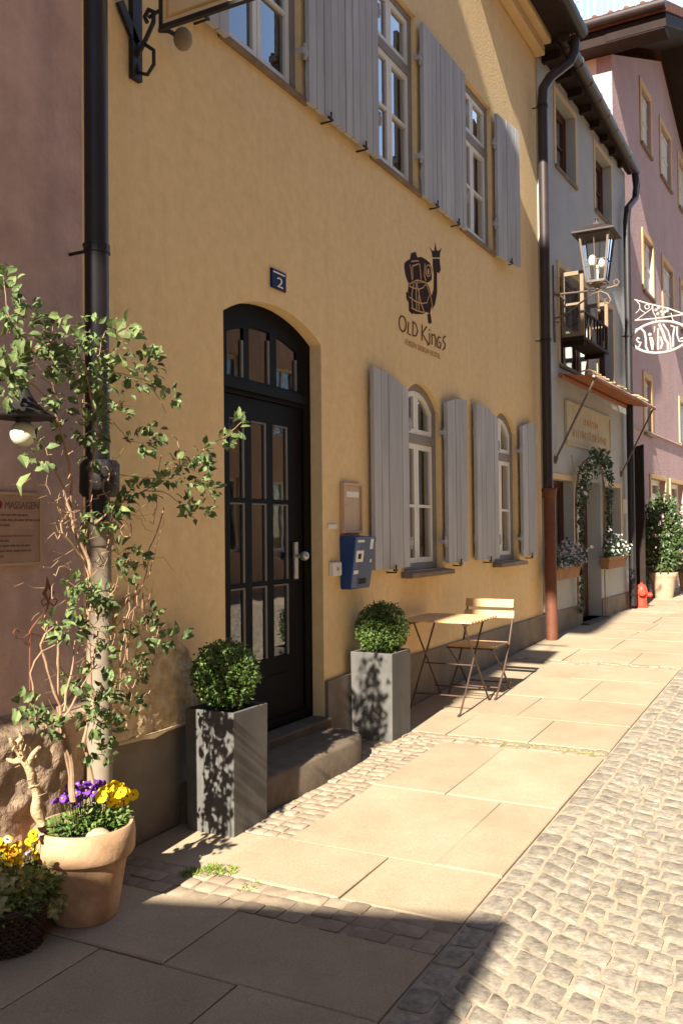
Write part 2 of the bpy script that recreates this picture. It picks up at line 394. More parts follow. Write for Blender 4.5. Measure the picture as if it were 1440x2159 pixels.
# rows of slabs: (x0, x1, longitudinal joints)
W0 = -.04
rows = [(-6, -5, [-.9]), (-5, -4, [-1.2]), (-4, -3, [-.9]), (-3, -2, [-1.2]), (-2, -1, [-.9]), (-1, 0, [-1.2]), (0, .8, [-.9]), (.8, 1.65, [-1.2]), (1.65, 2.56, [-1.21, -.6]), (2.56, 3.03, [-.89]),
        (3.30, 3.78, [-1.2, -.55]), (3.78, 4.72, [-.74, -1.42]), (4.72, 5.76, [-.74, -1.1]),
        (5.94, 6.62, [-.62, -1.2]), (6.62, 7.36, [-.9]), (7.36, 8.24, [-.55, -1.2]), (8.24, 8.95, [-.9]), (9.12, 9.9, [-.6, -1.25]), (9.9, 10.8, [-.9])]
x = 10.8
while x < 30:
    w = R(.7, 1.0); rows.append((x, x+w, [R(-1.3, -.6)])); x += w
for x0, x1, js in rows:
    y1 = W0
    if 3.7 < x0 < 5.8: y1 = -.66; js = [j for j in js if j < -.8]
    ys = sorted([KERB, y1]+js)
    for a, b in zip(ys[:-1], ys[1:]): slab(sl, x0, x1, a, b)
strip_setts(3.03, 3.30, KERB, W0, 3, 18)
strip_setts(5.76, 5.94, KERB, -.74, 2, 12)
strip_setts(8.95, 9.12, KERB, W0, 2, 18)
strip_setts(3.78, 5.76, -.66, W0, 27, 9)
strip_setts(5.76, 5.94, -.74, W0, 2, 8)
m = strip(3.03, 3.30, KERB, W0, -.006, 2)
for q_ in ((5.76, 5.94, KERB, W0), (8.95, 9.12, KERB, W0), (3.78, 5.76, -.66, W0)):
    k_ = strip(*q_, -.006, 3); m.add(k_.v, k_.f)
struct(m.build('setts_bed', JOINTS, origin=(0, 0, -1.5), recalc=False))
struct(sl.build('pavement', SLAB, origin=(0, 0, -1.5)))
struct(st.build('pavement_setts', SETTS, origin=(0, 0, -1.5), smooth=True))

# cobbled street: segmental arcs of granite setts over a sandy bed
struct(strip(-14, 40, -7.4, KERB, -.0105, 60).build('street_bed', JOINT, origin=(0, 0, -1.5), recalc=False))
cb = MB(); zs = lambda x: g(x)-.006
for i in range(int(22/.155)):                                  # a straight gutter row beside the slabs
    xa = -6+i*.155+R(-.01, .01)
    sett(cb, [(xa, KERB-.115), (xa+.155, KERB-.115), (xa+.155, KERB-.004), (xa, KERB-.004)], zs)
BW = 1.6; SP = .106
for band in range(3):
    if band == 2: BW = 1.5
    yc0 = KERB-.12-band*BW
    for k in range(int(19/SP)):
        xk = -5.5+k*SP; nst = 15; ph = R(0, .5)
        def P(v, dx):   # v 0..1 across the band; arcs bulge towards -x in the middle
            return (xk+dx-.24*(1-(2*v-1)**2)+.012*noise.noise((v*5, xk*3, band)), yc0-v*BW)
        vv = [0]+sorted((j+ph+R(-.16, .16))/nst for j in range(1, nst))+[1]
        if xk < -3 and k % 1: continue
        for j in range(len(vv)-1):
            a, b = vv[j], vv[j+1]
            if b-a < .035: continue
            sett(cb, [P(b, 0), P(b, SP), P(a, SP), P(a, 0)], zs)
struct(cb.build('cobbled_street', SETT, origin=(0, 0, -1.5), smooth=True))
# weeds in the pavement joints
def grass_patch(name, spots, label):
    gm = MB()
    for (cx, cy, rr, n, h) in spots:
        for _ in range(n):
            a = R(0, 6.3); q = rr*math.sqrt(R(0, 1)); x, y = cx+q*math.cos(a)*1.6, cy+q*math.sin(a)
            L = h*R(.5, 1.2); an = R(0, 6.3); le = R(.2, .9)
            d = Vector((math.cos(an)*le, math.sin(an)*le, 1)); gm.leaf((x, y, g(x)-.005), d, (math.sin(an), -math.cos(an), .2), L, .0045+L*.05, .1, .25)
    o = gm.build(name, GRASSM, recalc=False); o['kind'] = 'stuff'; tag(o, label, 'grass'); return o
p = onG(440, 1838); q = onG(400, 1842)
grass_patch('grass_tuft', [(p.x, p.y, .05, 190, .026), (q.x, q.y, .03, 80, .024), (p.x+.03, p.y-.08, .04, 60, .03), (p.x-.05, p.y-.25, .04, 30, .02)], 'small green weeds in the setts near the big terracotta pot')
grass_patch('joint_weeds', [(5.85, y, .05, 26, .016) for y in [-.9+-.07*i for i in range(12)]], 'thin moss and grass in the sett strip crossing the pavement')

# ------------------------------------------------------------------ house helpers
def shell(F, outer, holes, s0, s1, top, depth, house, wm, th=.28, zb=-1.75, name='wall'):
    m = MB(F.M); m.prism(outer, 0, th, holes)
    m.box(s0, s0+.2, th, depth, zb, top); m.box(s1-.2, s1, th, depth, zb, top); m.box(s0+.2, s1-.2, depth-.2, depth, zb, top)
    return m.build(name, wm, house, recalc=True)
def window(F, house, A, d, fm, sm, fw=.05, lights=((.5,),), transom=None, mull=(.5,), sill=None, curtain=None, bars=(), sash=.045, pane_bars_z=(), label=None, full=None, back=.0):
    """A=(s0,s1,z0,zspring,sag). transom = height of the cross rail; mull = fractions of mullions"""
    s0, s1, z0, zs, sag = A
    m = MB(F.M); I = arch_in(*A, fw)
    hs = []
    if transom:
        hs.append(rect(I[0], I[1], I[2], transom-.035)); up = (I[0], I[1], transom+.04, I[3], I[4]); hs.append(arch(*up) if sag else rect(I[0], I[1], transom+.04, I[3]))
    else: hs.append(arch(*I))
    m.prism(arch(s0+.002, s1-.002, z0+.002, zs, sag), d, d+.07, hs)
    w = m.build('window', fm, house, bevel=.004)
    if label: w['label'] = label
    # sashes
    sm_ = MB(F.M)
    def leafset(B, hasarc, zb):
        a0, a1, b0, b1, sg = B
        edges = [a0]+[a0+(a1-a0)*f for f in mull]+[a1]
        for e0, e1 in zip(edges[:-1], edges[1:]):
            e0 += .003; e1 -= .003
            J = arch_in(*B, sash)
            outer = pane_arc(B, e0, e1, b0) if hasarc else rect(e0, e1, b0, b1)
            hh = []
            zc = [b0+sash]+[z for z in zb]+[None]
            for q in range(len(zc)-1):
                lo = zc[q]+(.012 if q else 0); hi = zc[q+1]
                if hi is None:
                    if hasarc:
                        pa = pane_arc(J, e0+sash, e1-sash, lo); hh.append(pa)
                    else: hh.append(rect(e0+sash, e1-sash, lo, b1-sash))
                else: hh.append(rect(e0+sash, e1-sash, lo, hi-.012))
            sm_.prism(outer, d+.012, d+.055, hh)
    if transom:
        leafset((I[0]+.002, I[1]-.002, I[2]+.002, transom-.037, 0), False, pane_bars_z)
        up = (I[0]+.002, I[1]-.002, transom+.042, I[3]-.002, I[4])
        leafset(up, sag > 0, ())
    else: leafset((I[0]+.002, I[1]-.002, I[2]+.002, I[3]-.002, I[4]), sag > 0, pane_bars_z)
    sm_.build('sash', sm, w, bevel=.003)
    gm = MB(F.M); gm.add([(I[0], d+.035, I[2]), (I[1], d+.035, I[2]), (I[1], d+.035, zs+sag), (I[0], d+.035, zs+sag)], [(0, 1, 2, 3)])
    gm.build('pane', GLASS, w, recalc=False)
    if sill:
        ms = MB(F.M); ov, pr, th = sill
        ms.hexa([(s0-ov, -pr, z0-th), (s1+ov, -pr, z0-th), (s1+ov, d+.01, z0-th), (s0-ov, d+.01, z0-th),
                 (s0-ov, -pr, z0-.012), (s1+ov, -pr, z0-.012), (s1+ov, d+.01, z0+.004), (s0-ov, d+.01, z0+.004)])
        ms.build('sill', SILLM if sill[0] < .12 else SHUT, w, bevel=.006)
    if curtain:
        cm, c0, c1, cz0, cz1 = curtain
        mc = MB(F.M); n = 60; vs = []; fs = []
        for i in range(n+1):
            s = s0+(s1-s0)*(c0+(c1-c0)*i/n); dd = d+.2+.03*math.sin(i*.9)+.012*math.sin(i*2.3+1)
            vs += [(s, dd, cz0), (s, dd+.01, cz1)]
        for i in range(n): fs.append((2*i, 2*i+2, 2*i+3, 2*i+1))
        mc.add(vs, fs).build('curtain', cm, w, recalc=False, smooth=True)
    return w
def shutter(F, house, s0, s1, z0, za, zb, d=-.062, mt=None, n=5, hinge=None, hz=(), label=None, th=.034, arc=0.0):
    """plank leaf; top runs from za at s0 to zb at s1"""
    mt = mt or SHUT; m = MB(F.M); w = (s1-s0)/n
    def top(s):
        f = (s-s0)/(s1-s0); return za+(zb-za)*f+arc*4*f*(1-f)
    for i in range(n):
        a, b = s0+i*w+.003, s0+(i+1)*w-.003; dd = d+R(-.003, .003)
        e = R(-.0015, .0015)
        m.prism([(a, z0+e), (b, z0+e), (b, top(b)), ((a+b)/2, top((a+b)/2)), (a, top(a))], dd, d+th)
    for i in range(1, n):   # cover strips over the joints
        a = s0+i*w; m.prism([(a-.0025, z0+.01), (a+.0025, z0+.01), (a+.0025, top(a)-.015), (a-.0025, top(a)-.015)], d+.012, d+th-.002)
    for zz in (z0+.2, z0+(za-z0)*.82): m.box(s0+.03, s1-.03, d+th+.001, d+th+.02, zz-.045, zz+.045)
    o = m.build('shutter', mt, house, bevel=.003)
    if label: o['label'] = label
    if hinge is not None:
        for zz in hz:
            mh = MB(F.M)
            sg = 1 if hinge > (s0+s1)/2 else -1
            mh.box(min(hinge, hinge+sg*.07), max(hinge, hinge+sg*.07), d+.005, d+.03, zz-.018, zz+.018)
            mh.tube([(hinge+sg*.035, d+.012, zz-.05), (hinge+sg*.035, d+.012, zz+.05)], .014, 8)
            mh.box(hinge+sg*.05, hinge+sg*.075, d+.02, .0, zz-.014, zz+.014)
            mh.build('hinge', SHUT, o)
    # holdback at the foot
    mk = MB(F.M); c = (s0+s1)/2; mk.tube([(c, .0, z0-.03), (c, d-.02, z0-.03), (c, d-.02, z0+.03)], .007, 6); mk.tube([(c-.03, d-.015, z0-.012), (c+.03, d-.015, z0-.012)], .009, 6)
    mk.build('holdback', IRON, o)
    return o

# ------------------------------------------------------------------ the yellow house
YH = thing('yellow_house', 'ochre yellow plastered townhouse with grey shutters and dark arched glazed door', 'house', (6.8, 0, -1.39))
DOOR = (4.205, 5.325, -1.27, 1.255, .145)
UW = [(4.22, 5.09), (6.15, 6.995), (8.04, 8.915)]
LW = [(6.64, 7.44), (8.85, 9.63)]
SILLZ, TOPZ = 2.845, 4.33
holes = [arch(*DOOR)]+[rect(a, b, SILLZ, TOPZ) for a, b in UW]+[arch(a, b, -.33, 1.04, .19) for a, b in LW]
outer = [(3.06, -1.75), (10.62, -1.75), (10.62, 5.75), (8.2, 5.75), (8.2, 7.1), (5.6, 9.6), (3.06, 7.1)]
shell(FY, outer, holes, 3.06, 10.62, 5.75, 7.0, YH, YEL)
# interior floor slab so that the two storeys do not see the sky
m = MB(); m.box(3.2, 10.4, .3, 6.8, 2.2, 2.4); m.box(3.2, 10.4, .3, 6.8, -1.45, -1.27); m.box(3.2, 10.4, 2.6, 2.7, -1.27, 5.75); m.build('inner_floor', INT, YH)
# plinth, bare patch
m = MB()
lft = [(3.08, -1.72), (4.2, -1.72), (4.2, -.975), (4.0, -.985), (3.8, -.97), (3.55, -.99), (3.3, -.98), (3.08, -.985)]
m.prism(lft, -.03, -.001); m.build('plinth', PLIN, YH, bevel=.006); m = MB()
rgt = [(5.33, -1.72), (10.6, -1.72), (10.6, -1.01), (9, -1.0), (7.6, -1.005), (6.4, -1.0), (5.9, -1.01), (5.6, -.995), (5.33, -1.0)]
m.prism(rgt, -.03, -.001)
m.build('plinth', PLIN, YH, bevel=.006)
PATCH = [(3.22, -.985), (4.03, -.983), (4.0, -.86), (3.9, -.72), (3.78, -.60), (3.66, -.45), (3.5, -.34), (3.4, -.3), (3.28, -.36), (3.2, -.6)]
def inpoly(x, y, P):
    r = False
    for k in range(len(P)):
        (x1, y1), (x2, y2) = P[k-1], P[k]
        if (y1 > y) != (y2 > y) and x < (x2-x1)*(y-y1)/(y2-y1)+x1: r = not r
    return r
m = MB(); vs = []; fs = []; idx = {}; st_ = .0075
for i in range(125):
    for j in range(105):
        x, z = 3.15+i*st_, -1.0+j*st_; e = .02*noise.noise((x*9, z*9, 4))
        if inpoly(x+e, z+e, PATCH):
            idx[(i, j)] = len(vs); vs.append((x, -.048-.010*noise.noise((x*14, z*14, 1))-.008*noise.noise((x*38, z*38, 2))-.005*noise.noise((x*80, z*80, 6)), z))
for (i, j) in idx:
    q4 = [(i, j), (i+1, j), (i+1, j+1), (i, j+1)]
    if all(t_ in idx for t_ in q4): fs.append(tuple(idx[t_] for t_ in q4))
from collections import Counter
ec = Counter()
for f in fs:
    for k in range(4): ec[tuple(sorted((f[k], f[(k+1) % 4])))] += 1
n0 = len(vs); vs2 = [(x, -.001, z) for x, y, z in vs]
fs += [(p, q_, q_+n0, p+n0) for (p, q_), cnt in ec.items() if cnt == 1]
m.add(vs+vs2, fs); m.build('bare_render', ROUGHP, YH, smooth=True, recalc=True)
m = MB(); m.prism([(3.25, -.992), (3.45, -1.0), (3.52, -1.012), (3.62, -.995), (3.8, -.988), (4.06, -.982), (4.06, -.975), (3.85, -.976), (3.6, -.98), (3.45, -.976), (3.25, -.98)], -.060, -.002); m.build('chipped_ledge', CREAMT, YH, bevel=.004)
# step + threshold
m = MB()
pts = [(3.75, .05), (3.75, -.36), (4.4, -.385), (4.95, -.4), (5.1, -.385), (5.2, -.34), (5.26, -.25), (5.28, .05)]
n = len(pts); a = [(x, y, -1.6) for x, y in pts]; b = [(x, y, -1.31) for x, y in pts]; c = [(x+(4.6-x)*.012, y+.018*(y < -.1), -1.29) for x, y in pts]
m.add(a+b+c, [tuple(range(2*n, 3*n))]+[(k, (k+1) % n, n+(k+1) % n, n+k) for k in range(n)]+[(n+k, n+(k+1) % n, 2*n+(k+1) % n, 2*n+k) for k in range(n)])
m.build('doorstep', STEP, YH, smooth=True)
m = MB(); m.box(4.21, 5.32, -.06, .3, -1.34, -1.235); m.build('threshold', STEP, YH, bevel=.012)
# door: frame with fanlight, leaf, panes, handle
m = MB(); A = DOOR; I = arch_in(*A, .07, 0)
COLS = [(4.40, 4.555), (4.63, 4.795), (4.872, 5.05)]
F2 = arch_in(*A, .15, 0)
fan = [pane_arc((F2[0]-.03, F2[1]+.03, F2[2], F2[3], F2[4]), a, b, .925) for a, b in ((4.36, 4.53), (4.59, 4.82), (4.90, 5.15))]
m.prism(arch(4.207, 5.323, -1.235, 1.253, .144), .085, .16, [rect(4.285, 5.23, -1.235, .82)]+fan)
m.prism(rect(4.25, 5.27, .845, .9), .06, .084); m.prism(rect(4.25, 5.27, .90, .912), .07, .084)
dr = m.build('door', DOORB, YH, bevel=.005)
dr['label'] = 'dark blue black arched door with fanlight'
rows3 = [(-.79, -.335), (-.306, .176), (.205, .68)]
m = MB(); m.prism(rect(4.289, 5.226, -1.23, .817), .10, .145, [rect(a, b, c, d) for a, b in COLS for c, d in rows3])
m.prism(rect(4.45, 5.05, -1.14, -.9), .094, .0995)
m.prism(rect(4.289, 5.226, -1.23, -1.17), .085, .0995)
lf = m.build('door_leaf', DOORB, dr, bevel=.006)
m = MB(); m.add([(4.3, .112, -.82), (5.2, .112, -.82), (5.2, .112, .72), (4.3, .112, .72)], [(0, 1, 2, 3)]); m.build('door_glass', GLASS, dr, recalc=False)
m = MB(); m.add([(4.3, .098, .91), (5.2, .098, .91), (5.2, .098, 1.4), (4.3, .098, 1.4)], [(0, 1, 2, 3)]); m.build('fanlight_glass', GLASS, dr, recalc=False)
for a_, b_ in COLS:
    for c_, d_ in rows3:
        m = MB(); m.box(b_-.020, b_-.001, .1005, .111, c_+.001, d_-.001); m.box(a_+.001, b_-.021, .1005, .111, d_-.010, d_-.001); m.build('lit_bead', BEADLIT, dr)  # pale strips paint the lit right and top edge of each pane
for a_, b_, h_ in ((4.36, 4.53, 1.15), (4.59, 4.82, 1.2), (4.90, 5.15, 1.13)):
    m = MB(); m.box(b_-.022, b_-.001, .0855, .097, .926, h_); m.build('lit_bead', BEADLIT, dr)
m = MB(); hx = 5.125; m.box(hx-.022, hx+.022, .085, .099, -.31, -.07); 
m.tube([(hx, .09, -.16), (hx, .04, -.16)], .012, 10); m.ball((hx, .025, -.16), .031, 14, 8)
m.tube([(hx, .084, -.26), (hx, .09, -.26)], .014, 10)
m.build('door_handle', METG, dr, smooth=True)
# windows
for i, (a, b) in enumerate(UW):
    window(FY, YH, (a, b, SILLZ, TOPZ, 0), .04, FRG, WHITE, transom=3.84, pane_bars_z=(3.36,), sill=(.05, .035, .045),
           curtain=((CURTR if i == 0 else CURT), .0, .42 if i == 0 else 1.0, SILLZ, TOPZ), label='upper floor window with white casements')
for i, (a, b) in enumerate(LW):
    window(FY, YH, (a, b, -.33, 1.04, .19), .045, FRG, WHITE, transom=.765, pane_bars_z=(.205,), sill=(.13 if 0 else .06, .10, .05), curtain=(CURT, .0, 1.0, -.3, 1.2), fw=.055,
           label='arched ground floor window with white casements')
# shutters (upper: rectangular, lower: cut to the arch)
for s0, s1, hg in ((3.71, 4.2, 4.2), (5.10, 5.607, 5.10), (5.617, 6.14, 6.14), (7.006, 7.49, 7.006), (7.50, 8.02, 8.02)):
    shutter(FY, YH, s0, s1, 2.80, 4.27, 4.27, n=4 if s1-s0 < .48 else 5, hinge=hg, hz=(3.12, 3.95))
for s0, s1, za, zb, hg in ((6.0, 6.63, 1.21, 1.12, 6.63), (7.45, 7.96, 1.12, 1.2, 7.45), (8.2, 8.84, 1.21, 1.12, 8.84), (9.655, 10.17, 1.12, 1.2, 9.655)):
    shutter(FY, YH, s0, s1, -.29, za, zb, hinge=hg, hz=(-.1, .85), arc=.02)
class Swung: pass
sw = Swung(); sw.M = Matrix.Translation((8.925, -.045, 0)) @ Matrix.Rotation(rad(-8), 4, 'Z')
shutter(sw, YH, .0, .535, 2.80, 4.27, 4.27, d=-.02, hinge=.0, hz=(3.12, 3.95), label='grey plank shutter swung slightly off the wall, its top in the sun')
# eaves of the lower part + cornice
m = MB(); m.box(8.22, 10.6, -.12, -.001, 5.62, 5.74); m.box(8.22, 10.6, -.20, -.001, 5.745, 5.86); m.build('cornice', CORN, YH, bevel=.02)
m = MB(); m.hexa([(8.22, -.5, 5.87), (10.6, -.5, 5.87), (10.6, 3.6, 8.9), (8.22, 3.6, 8.9), (8.22, -.5, 5.95), (10.6, -.5, 5.95), (10.6, 3.6, 9.0), (8.22, 3.6, 9.0)])
m.hexa([(2.9, .0, 7.12), (5.6, .0, 9.62), (5.6, 7, 9.62), (2.9, 7, 7.12), (2.9, -.15, 7.25), (5.6, -.15, 9.75), (5.6, 7, 9.75), (2.9, 7, 7.25)])
m.hexa([(8.3, .0, 7.12), (5.6, .0, 9.62), (5.6, 7, 9.62), (8.3, 7, 7.12), (8.3, -.15, 7.25), (5.6, -.15, 9.75), (5.6, 7, 9.75), (8.3, 7, 7.25)])
m.hexa([(8.22, 3.6, 8.9), (10.6, 3.6, 8.9), (10.6, 7.1, 6.0), (8.22, 7.1, 6.0), (8.22, 3.6, 9.0), (10.6, 3.6, 9.0), (10.6, 7.1, 6.1), (8.22, 7.1, 6.1)])
m.build('roof', TILE, YH)
m = MB(); m.box(8.22, 10.6, -.48, -.21, 5.80, 5.868); m.build('soffit', SOFF, YH)
m = MB(); m.tube([(8.2, -.52, 5.86), (10.75, -.52, 5.86)], .075, 12); m.build('gutter', DCOP, YH, smooth=True)
# painted emblem + lettering on the plaster (crop pixel coordinates of the photo -> wall)
EZ = lambda x, y, d=0: FY.at(820+x/7.714, 500+y/7.714, d)
m = MB()
polys = [[(250,420),(300,375),(340,360),(355,262),(430,240),(455,330),(520,322),(570,348),(605,372),(660,420),(695,520),(690,690),(640,735),(310,742),(270,640),(245,500)],
 [(318,752),(610,745),(650,820),(688,960),(690,1100),(662,1245),(600,1215),(550,1252),(430,1252),(400,1240),(330,1205),(315,1080),(305,900)],
 [(275,888),(300,905),(308,1045),(280,1005)], [(708,352),(818,352),(836,540),(805,592),(776,560),(778,900),(742,1100),(702,1165),(668,1090),(692,950),(722,850),(726,600),(708,480)],
 [(620,1256),(668,1240),(692,1390),(665,1410),(636,1400)], [(318,1120),(350,1210),(395,1245),(370,1252),(325,1200)],
 [(705,330),(690,240),(652,158),(705,228),(735,215),(748,92),(768,215),(800,225),(850,182),(826,260),(820,330)]]
for pl in polys: m.prism([EZ(*p) for p in pl], -.0025, -.0003)
m.build('painted_emblem', LOGO, YH)
m = MB()
lines = [[(318,780),(360,740),(430,702),(520,715),(605,745)], [(325,800),(400,830),(480,845),(540,825),(590,765)], [(592,752),(640,880),(675,1000),(700,1180)], [(440,745),(480,930),(510,1075),(565,1225)],
 [(322,975),(420,1045),(520,1080),(610,1065),(640,950)], [(365,470),(430,450),(482,432)], [(372,475),(376,690)], [(490,440),(500,560),(512,690)], [(330,450),(352,560),(364,700)], [(355,1150),(440,1195),(550,1225)],
 [(390,760),(360,930),(372,1150)], [(430,750),(432,1000),(440,1180)], [(480,850),(470,1020),(480,1190)], [(575,430),(565,620),(590,710)], [(470,690),(440,730),(430,800)], [(355,395),(470,385)]]
for ln in lines:
    pts = [(s, -.0035, z) for s, z in (EZ(*p) for p in ln)]; m.tube(pts, .0055, 5)
ring = [(s, -.0035, z) for s, z in (EZ(632+42*math.cos(t), 545+95*math.sin(t)) for t in [i*.45 for i in range(15)])]; m.tube(ring, .005, 5)
eye = [EZ(632+14*math.cos(t), 560+50*math.sin(t)) for t in [i*.6 for i in range(10)]]; m.prism(eye, -.004, -.001)
m.build('emblem_lines', LOGOL, YH)
m = MB()
letters = [[(215+56*math.cos(t)+10*math.sin(t), 1410+128*math.sin(t)) for t in [i*.35 for i in range(19)]], [(312,1385),(300,1565),(345,1592)], [(385,1372),(378,1602)], [(378,1372),(430,1415),(462,1530),(435,1606),(378,1602)],
 [(532,1425),(528,1682)], [(605,1458),(535,1572),(640,1745)], [(652,1560),(655,1740),(620,1758)], [(690,1572),(692,1745)], [(690,1600),(735,1588),(750,1640),(752,1785)],
 [(835,1632),(800,1625),(775,1700),(785,1785),(828,1808),(838,1722),(806,1708)], [(915,1612),(878,1640),(872,1690),(906,1735),(904,1800),(868,1835)], [(648,1500),(656,1520)]]
for ln in letters:
    pts = [(s, -.002, z) for s, z in (EZ(*p) for p in ln)]; m.tube(pts, .0065, 5)
m.build('painted_lettering', LOGOT, YH)

def text_verts(body, size, align='CENTER', ext=.0008):
    cu = bpy.data.curves.new('txt', 'FONT'); cu.body = body; cu.size = size; cu.extrude = ext; cu.align_x = align; cu.resolution_u = 3
    o = bpy.data.objects.new('txt', cu); COL.objects.link(o)
    dg = bpy.context.evaluated_depsgraph_get(); me = bpy.data.meshes.new_from_object(o.evaluated_get(dg))
    vs = [v.co.copy() for v in me.vertices]; fs = [tuple(p.vertices) for p in me.polygons]
    bpy.data.objects.remove(o); bpy.data.curves.remove(cu); bpy.data.meshes.remove(me); return vs, fs
def wall_text(m, body, s0, s1, z, h, d, fn=None):
    """text stretched from s0 to s1, cap height h, base line z"""
    vs, fs = text_verts(body, 1.0, 'LEFT'); x0 = min(v.x for v in vs); x1 = max(v.x for v in vs); hy = max(v.y for v in vs)
    out = []
    for v in vs:
        s = s0+(v.x-x0)/(x1-x0)*(s1-s0); zz = z+v.y/hy*h
        out.append((s, d+(-v.z if abs(v.z) < 1 else 0), zz) if fn is None else fn(s, d-v.z, zz))
    m.add(out, fs)
m = MB(); a = EZ(262, 1745); b = EZ(832, 1985); wall_text(m, 'FÜSSEN DESIGN HOSTEL', a[0], b[0], min(a[1], b[1])-.0, .055, -.0015); m.build('painted_subtitle', LOGOS, YH)
print('sub z', a, b)

# ------------------------------------------------------------------ things on the yellow house
s0, z1 = FY.at(569, 571); s1, z0 = FY.at(600, 618); _, z1b = FY.at(600, 580)
hz1 = z1b+.005; hz0 = z0
t = thing('house_number', 'small navy enamel plate with a white number 2 above the dark door', 'number plate', ((s0+s1)/2, 0, hz0))
m = MB(); m.box(s0, s1, -.014, -.001, hz0, hz1); m.build('plate', NAVY, t, bevel=.003)
m = MB(); hh = hz1-hz0; ww = s1-s0; wall_text(m, '2', s0+ww*.36, s0+ww*.76, hz0+hh*.12, hh*.52, -.0150); m.box(s0+ww*.1, s1-ww*.1, -.0152, -.0142, hz1-hh*.2, hz1-hh*.12); m.build('numeral', PAPER, t)
# notice case
s0, zt = FY.at(716, 1017); s1, zb = FY.at(757, 1124)
t = thing('notice_case', 'flat beige metal notice case fixed above the blue wall box', 'notice case', ((s0+s1)/2, 0, zb))
m = MB(); m.prism(rect(s0, s1, zb, zt), -.035, -.001, [rect(s0+.018, s1-.018, zb+.018, zt-.018)]); m.build('frame', BEIGE, t, bevel=.003)
m = MB(); m.box(s0+.019, s1-.019, -.022, -.004, zb+.019, zt-.019); m.build('panel', BEIGE, t)
m = MB(); m.box(s0+.06, s1-.045, -.0235, -.0225, zt-.10, zt-.06); m.build('paper_label', PAPER, t)
m = MB(); m.tube([(s0+.035, -.022, (zb+zt)/2+.02), (s0+.035, -.026, (zb+zt)/2+.02)], .006, 8); m.build('lock', IRON, t)
# blue box : tapered towards the foot
pr = .13
sL, zt = FY.at(715, 1133); sR, _ = FY.at(787, 1133, -pr); _, zb = FY.at(716, 1243)
fl, _ = FY.at(742, 1140, -pr)
t = thing('wall_box', 'dark blue tapering wall box with white stickers beside the door', 'wall box', ((sL+sR)/2, 0, zb))
m = MB(); w = sR-fl; sR0 = sL+w+.05
m.hexa([(sL+.01, -pr*.62, zb), (sL+w-.02, -pr*.62, zb), (sL+w-.02, -.001, zb), (sL+.01, -.001, zb), (sL, -pr, zt), (sL+w, -pr, zt), (sL+w, -.001, zt+.01), (sL, -.001, zt+.01)])
m.build('case', BLUE, t, bevel=.008)
def bf(u, v, e=.0012):
    y = -(pr*.62+(pr*.38)*v)-e; lo, hi = sL+.01-.01*v, sL+w-.02+.02*v
    return (lo+(hi-lo)*u, y, zb+(zt-zb)*v)
def patch(mm, u0, u1, v0, v1, e=.0014):
    mm.hexa([bf(u0, v0, e), bf(u1, v0, e), bf(u1, v0, .0002), bf(u0, v0, .0002), bf(u0, v1, e), bf(u1, v1, e), bf(u1, v1, .0002), bf(u0, v1, .0002)])
m = MB(); patch(m, .12, .42, .9, .945); patch(m, .1, .45, .52, .74); patch(m, .06, .28, .29, .36); patch(m, .72, .86, .76, .96, .0014); patch(m, .8, .88, .50, .56); m.build('sticker', PAPER, t)
m = MB(); patch(m, .2, .34, .58, .68, .0022); patch(m, .36, .72, .09, .2, .003); m.build('slot', INK, t)
m = MB(); patch(m, .28, .92, .03, .98, .0008); m.build('front_panel', mat('blue panel film', rgb(38,62,104), .5, .1, 8, .03, 60, .001, .4), t)
s0, zt = FY.at(690, 1105); s1, zb = FY.at(708, 1115)
t = tag(MB().box(s0, s1, -.012, -.001, zb, zt).build('nameplate', PAPER, bevel=.003), 'tiny white name plate to the right of the door jamb', 'name plate')
s0, zt = FY.at(693, 1186); s1, zb = FY.at(712, 1213)
t = thing('intercom', 'small white doorbell box left of the blue wall box', 'doorbell', ((s0+s1)/2, 0, zb))
MB().box(s0, s1, -.035, -.001, zb, zt).build('housing', PAPER, t, bevel=.006)
MB().tube([((s0+s1)/2, -.035, (zb+zt)/2), ((s0+s1)/2, -.041, (zb+zt)/2)], .012, 12).build('button', METG, t)
# wrought iron sign at the top left
px = 3.46
t = thing('hanging_sign', 'black and gold framed sign board hanging out from a wrought iron wall bracket', 'sign', (px, 0, 2.1))
m = MB(); m.box(px-.035, px+.035, -.03, -.001, 2.24, 4.2)
a = FY.at(246, 5)
m.bar((a[0], -.02, a[1]), (px, -.02, 2.42), .05, .02, (0, 1, 0))
m.tube([(px, -.03, 2.36), (px, -.09, 2.44), (px, -.13, 2.50), (px, -.13, 2.55), (px, -.10, 2.57), (px, -.075, 2.54), (px, -.09, 2.51)], .012, 8)
m.tube([(px, -.03, 2.42), (px, -.02, 2.33), (px, -.04, 2.27), (px, -.09, 2.25), (px, -.13, 2.29), (px, -.13, 2.36), (px, -.08, 2.40)], .010, 8)
m.tube([(px, -.10, 2.53), (px, -.18, 2.55)], .009, 8); m.box(px-.012, px+.012, -.95, -.03, 3.3, 3.33)
m.tube([(px, -.3, 3.3), (px, -.3, 3.02)], .007, 6); m.tube([(px, -.8, 3.3), (px, -.8, 3.02)], .007, 6)
m.build('bracket', IRON, t, bevel=.002)
m = MB()
for d0, d1, e in ((-.93, -.17, 0),): 
    m.box(px-.013, px+.013, d0, d1, 2.445, 2.468); m.box(px-.013, px+.013, d0, d1, 3.0, 3.025); m.box(px-.013, px+.013, d0, d0+.024, 2.469, 2.999); m.box(px-.013, px+.013, d1-.024, d1, 2.469, 2.999)
m.build('frame', IRON, t, bevel=.003)
m = MB(); m.box(px-.009, px+.009, -.905, -.195, 2.469, 2.999); m.build('board', CORN, t)
m = MB()
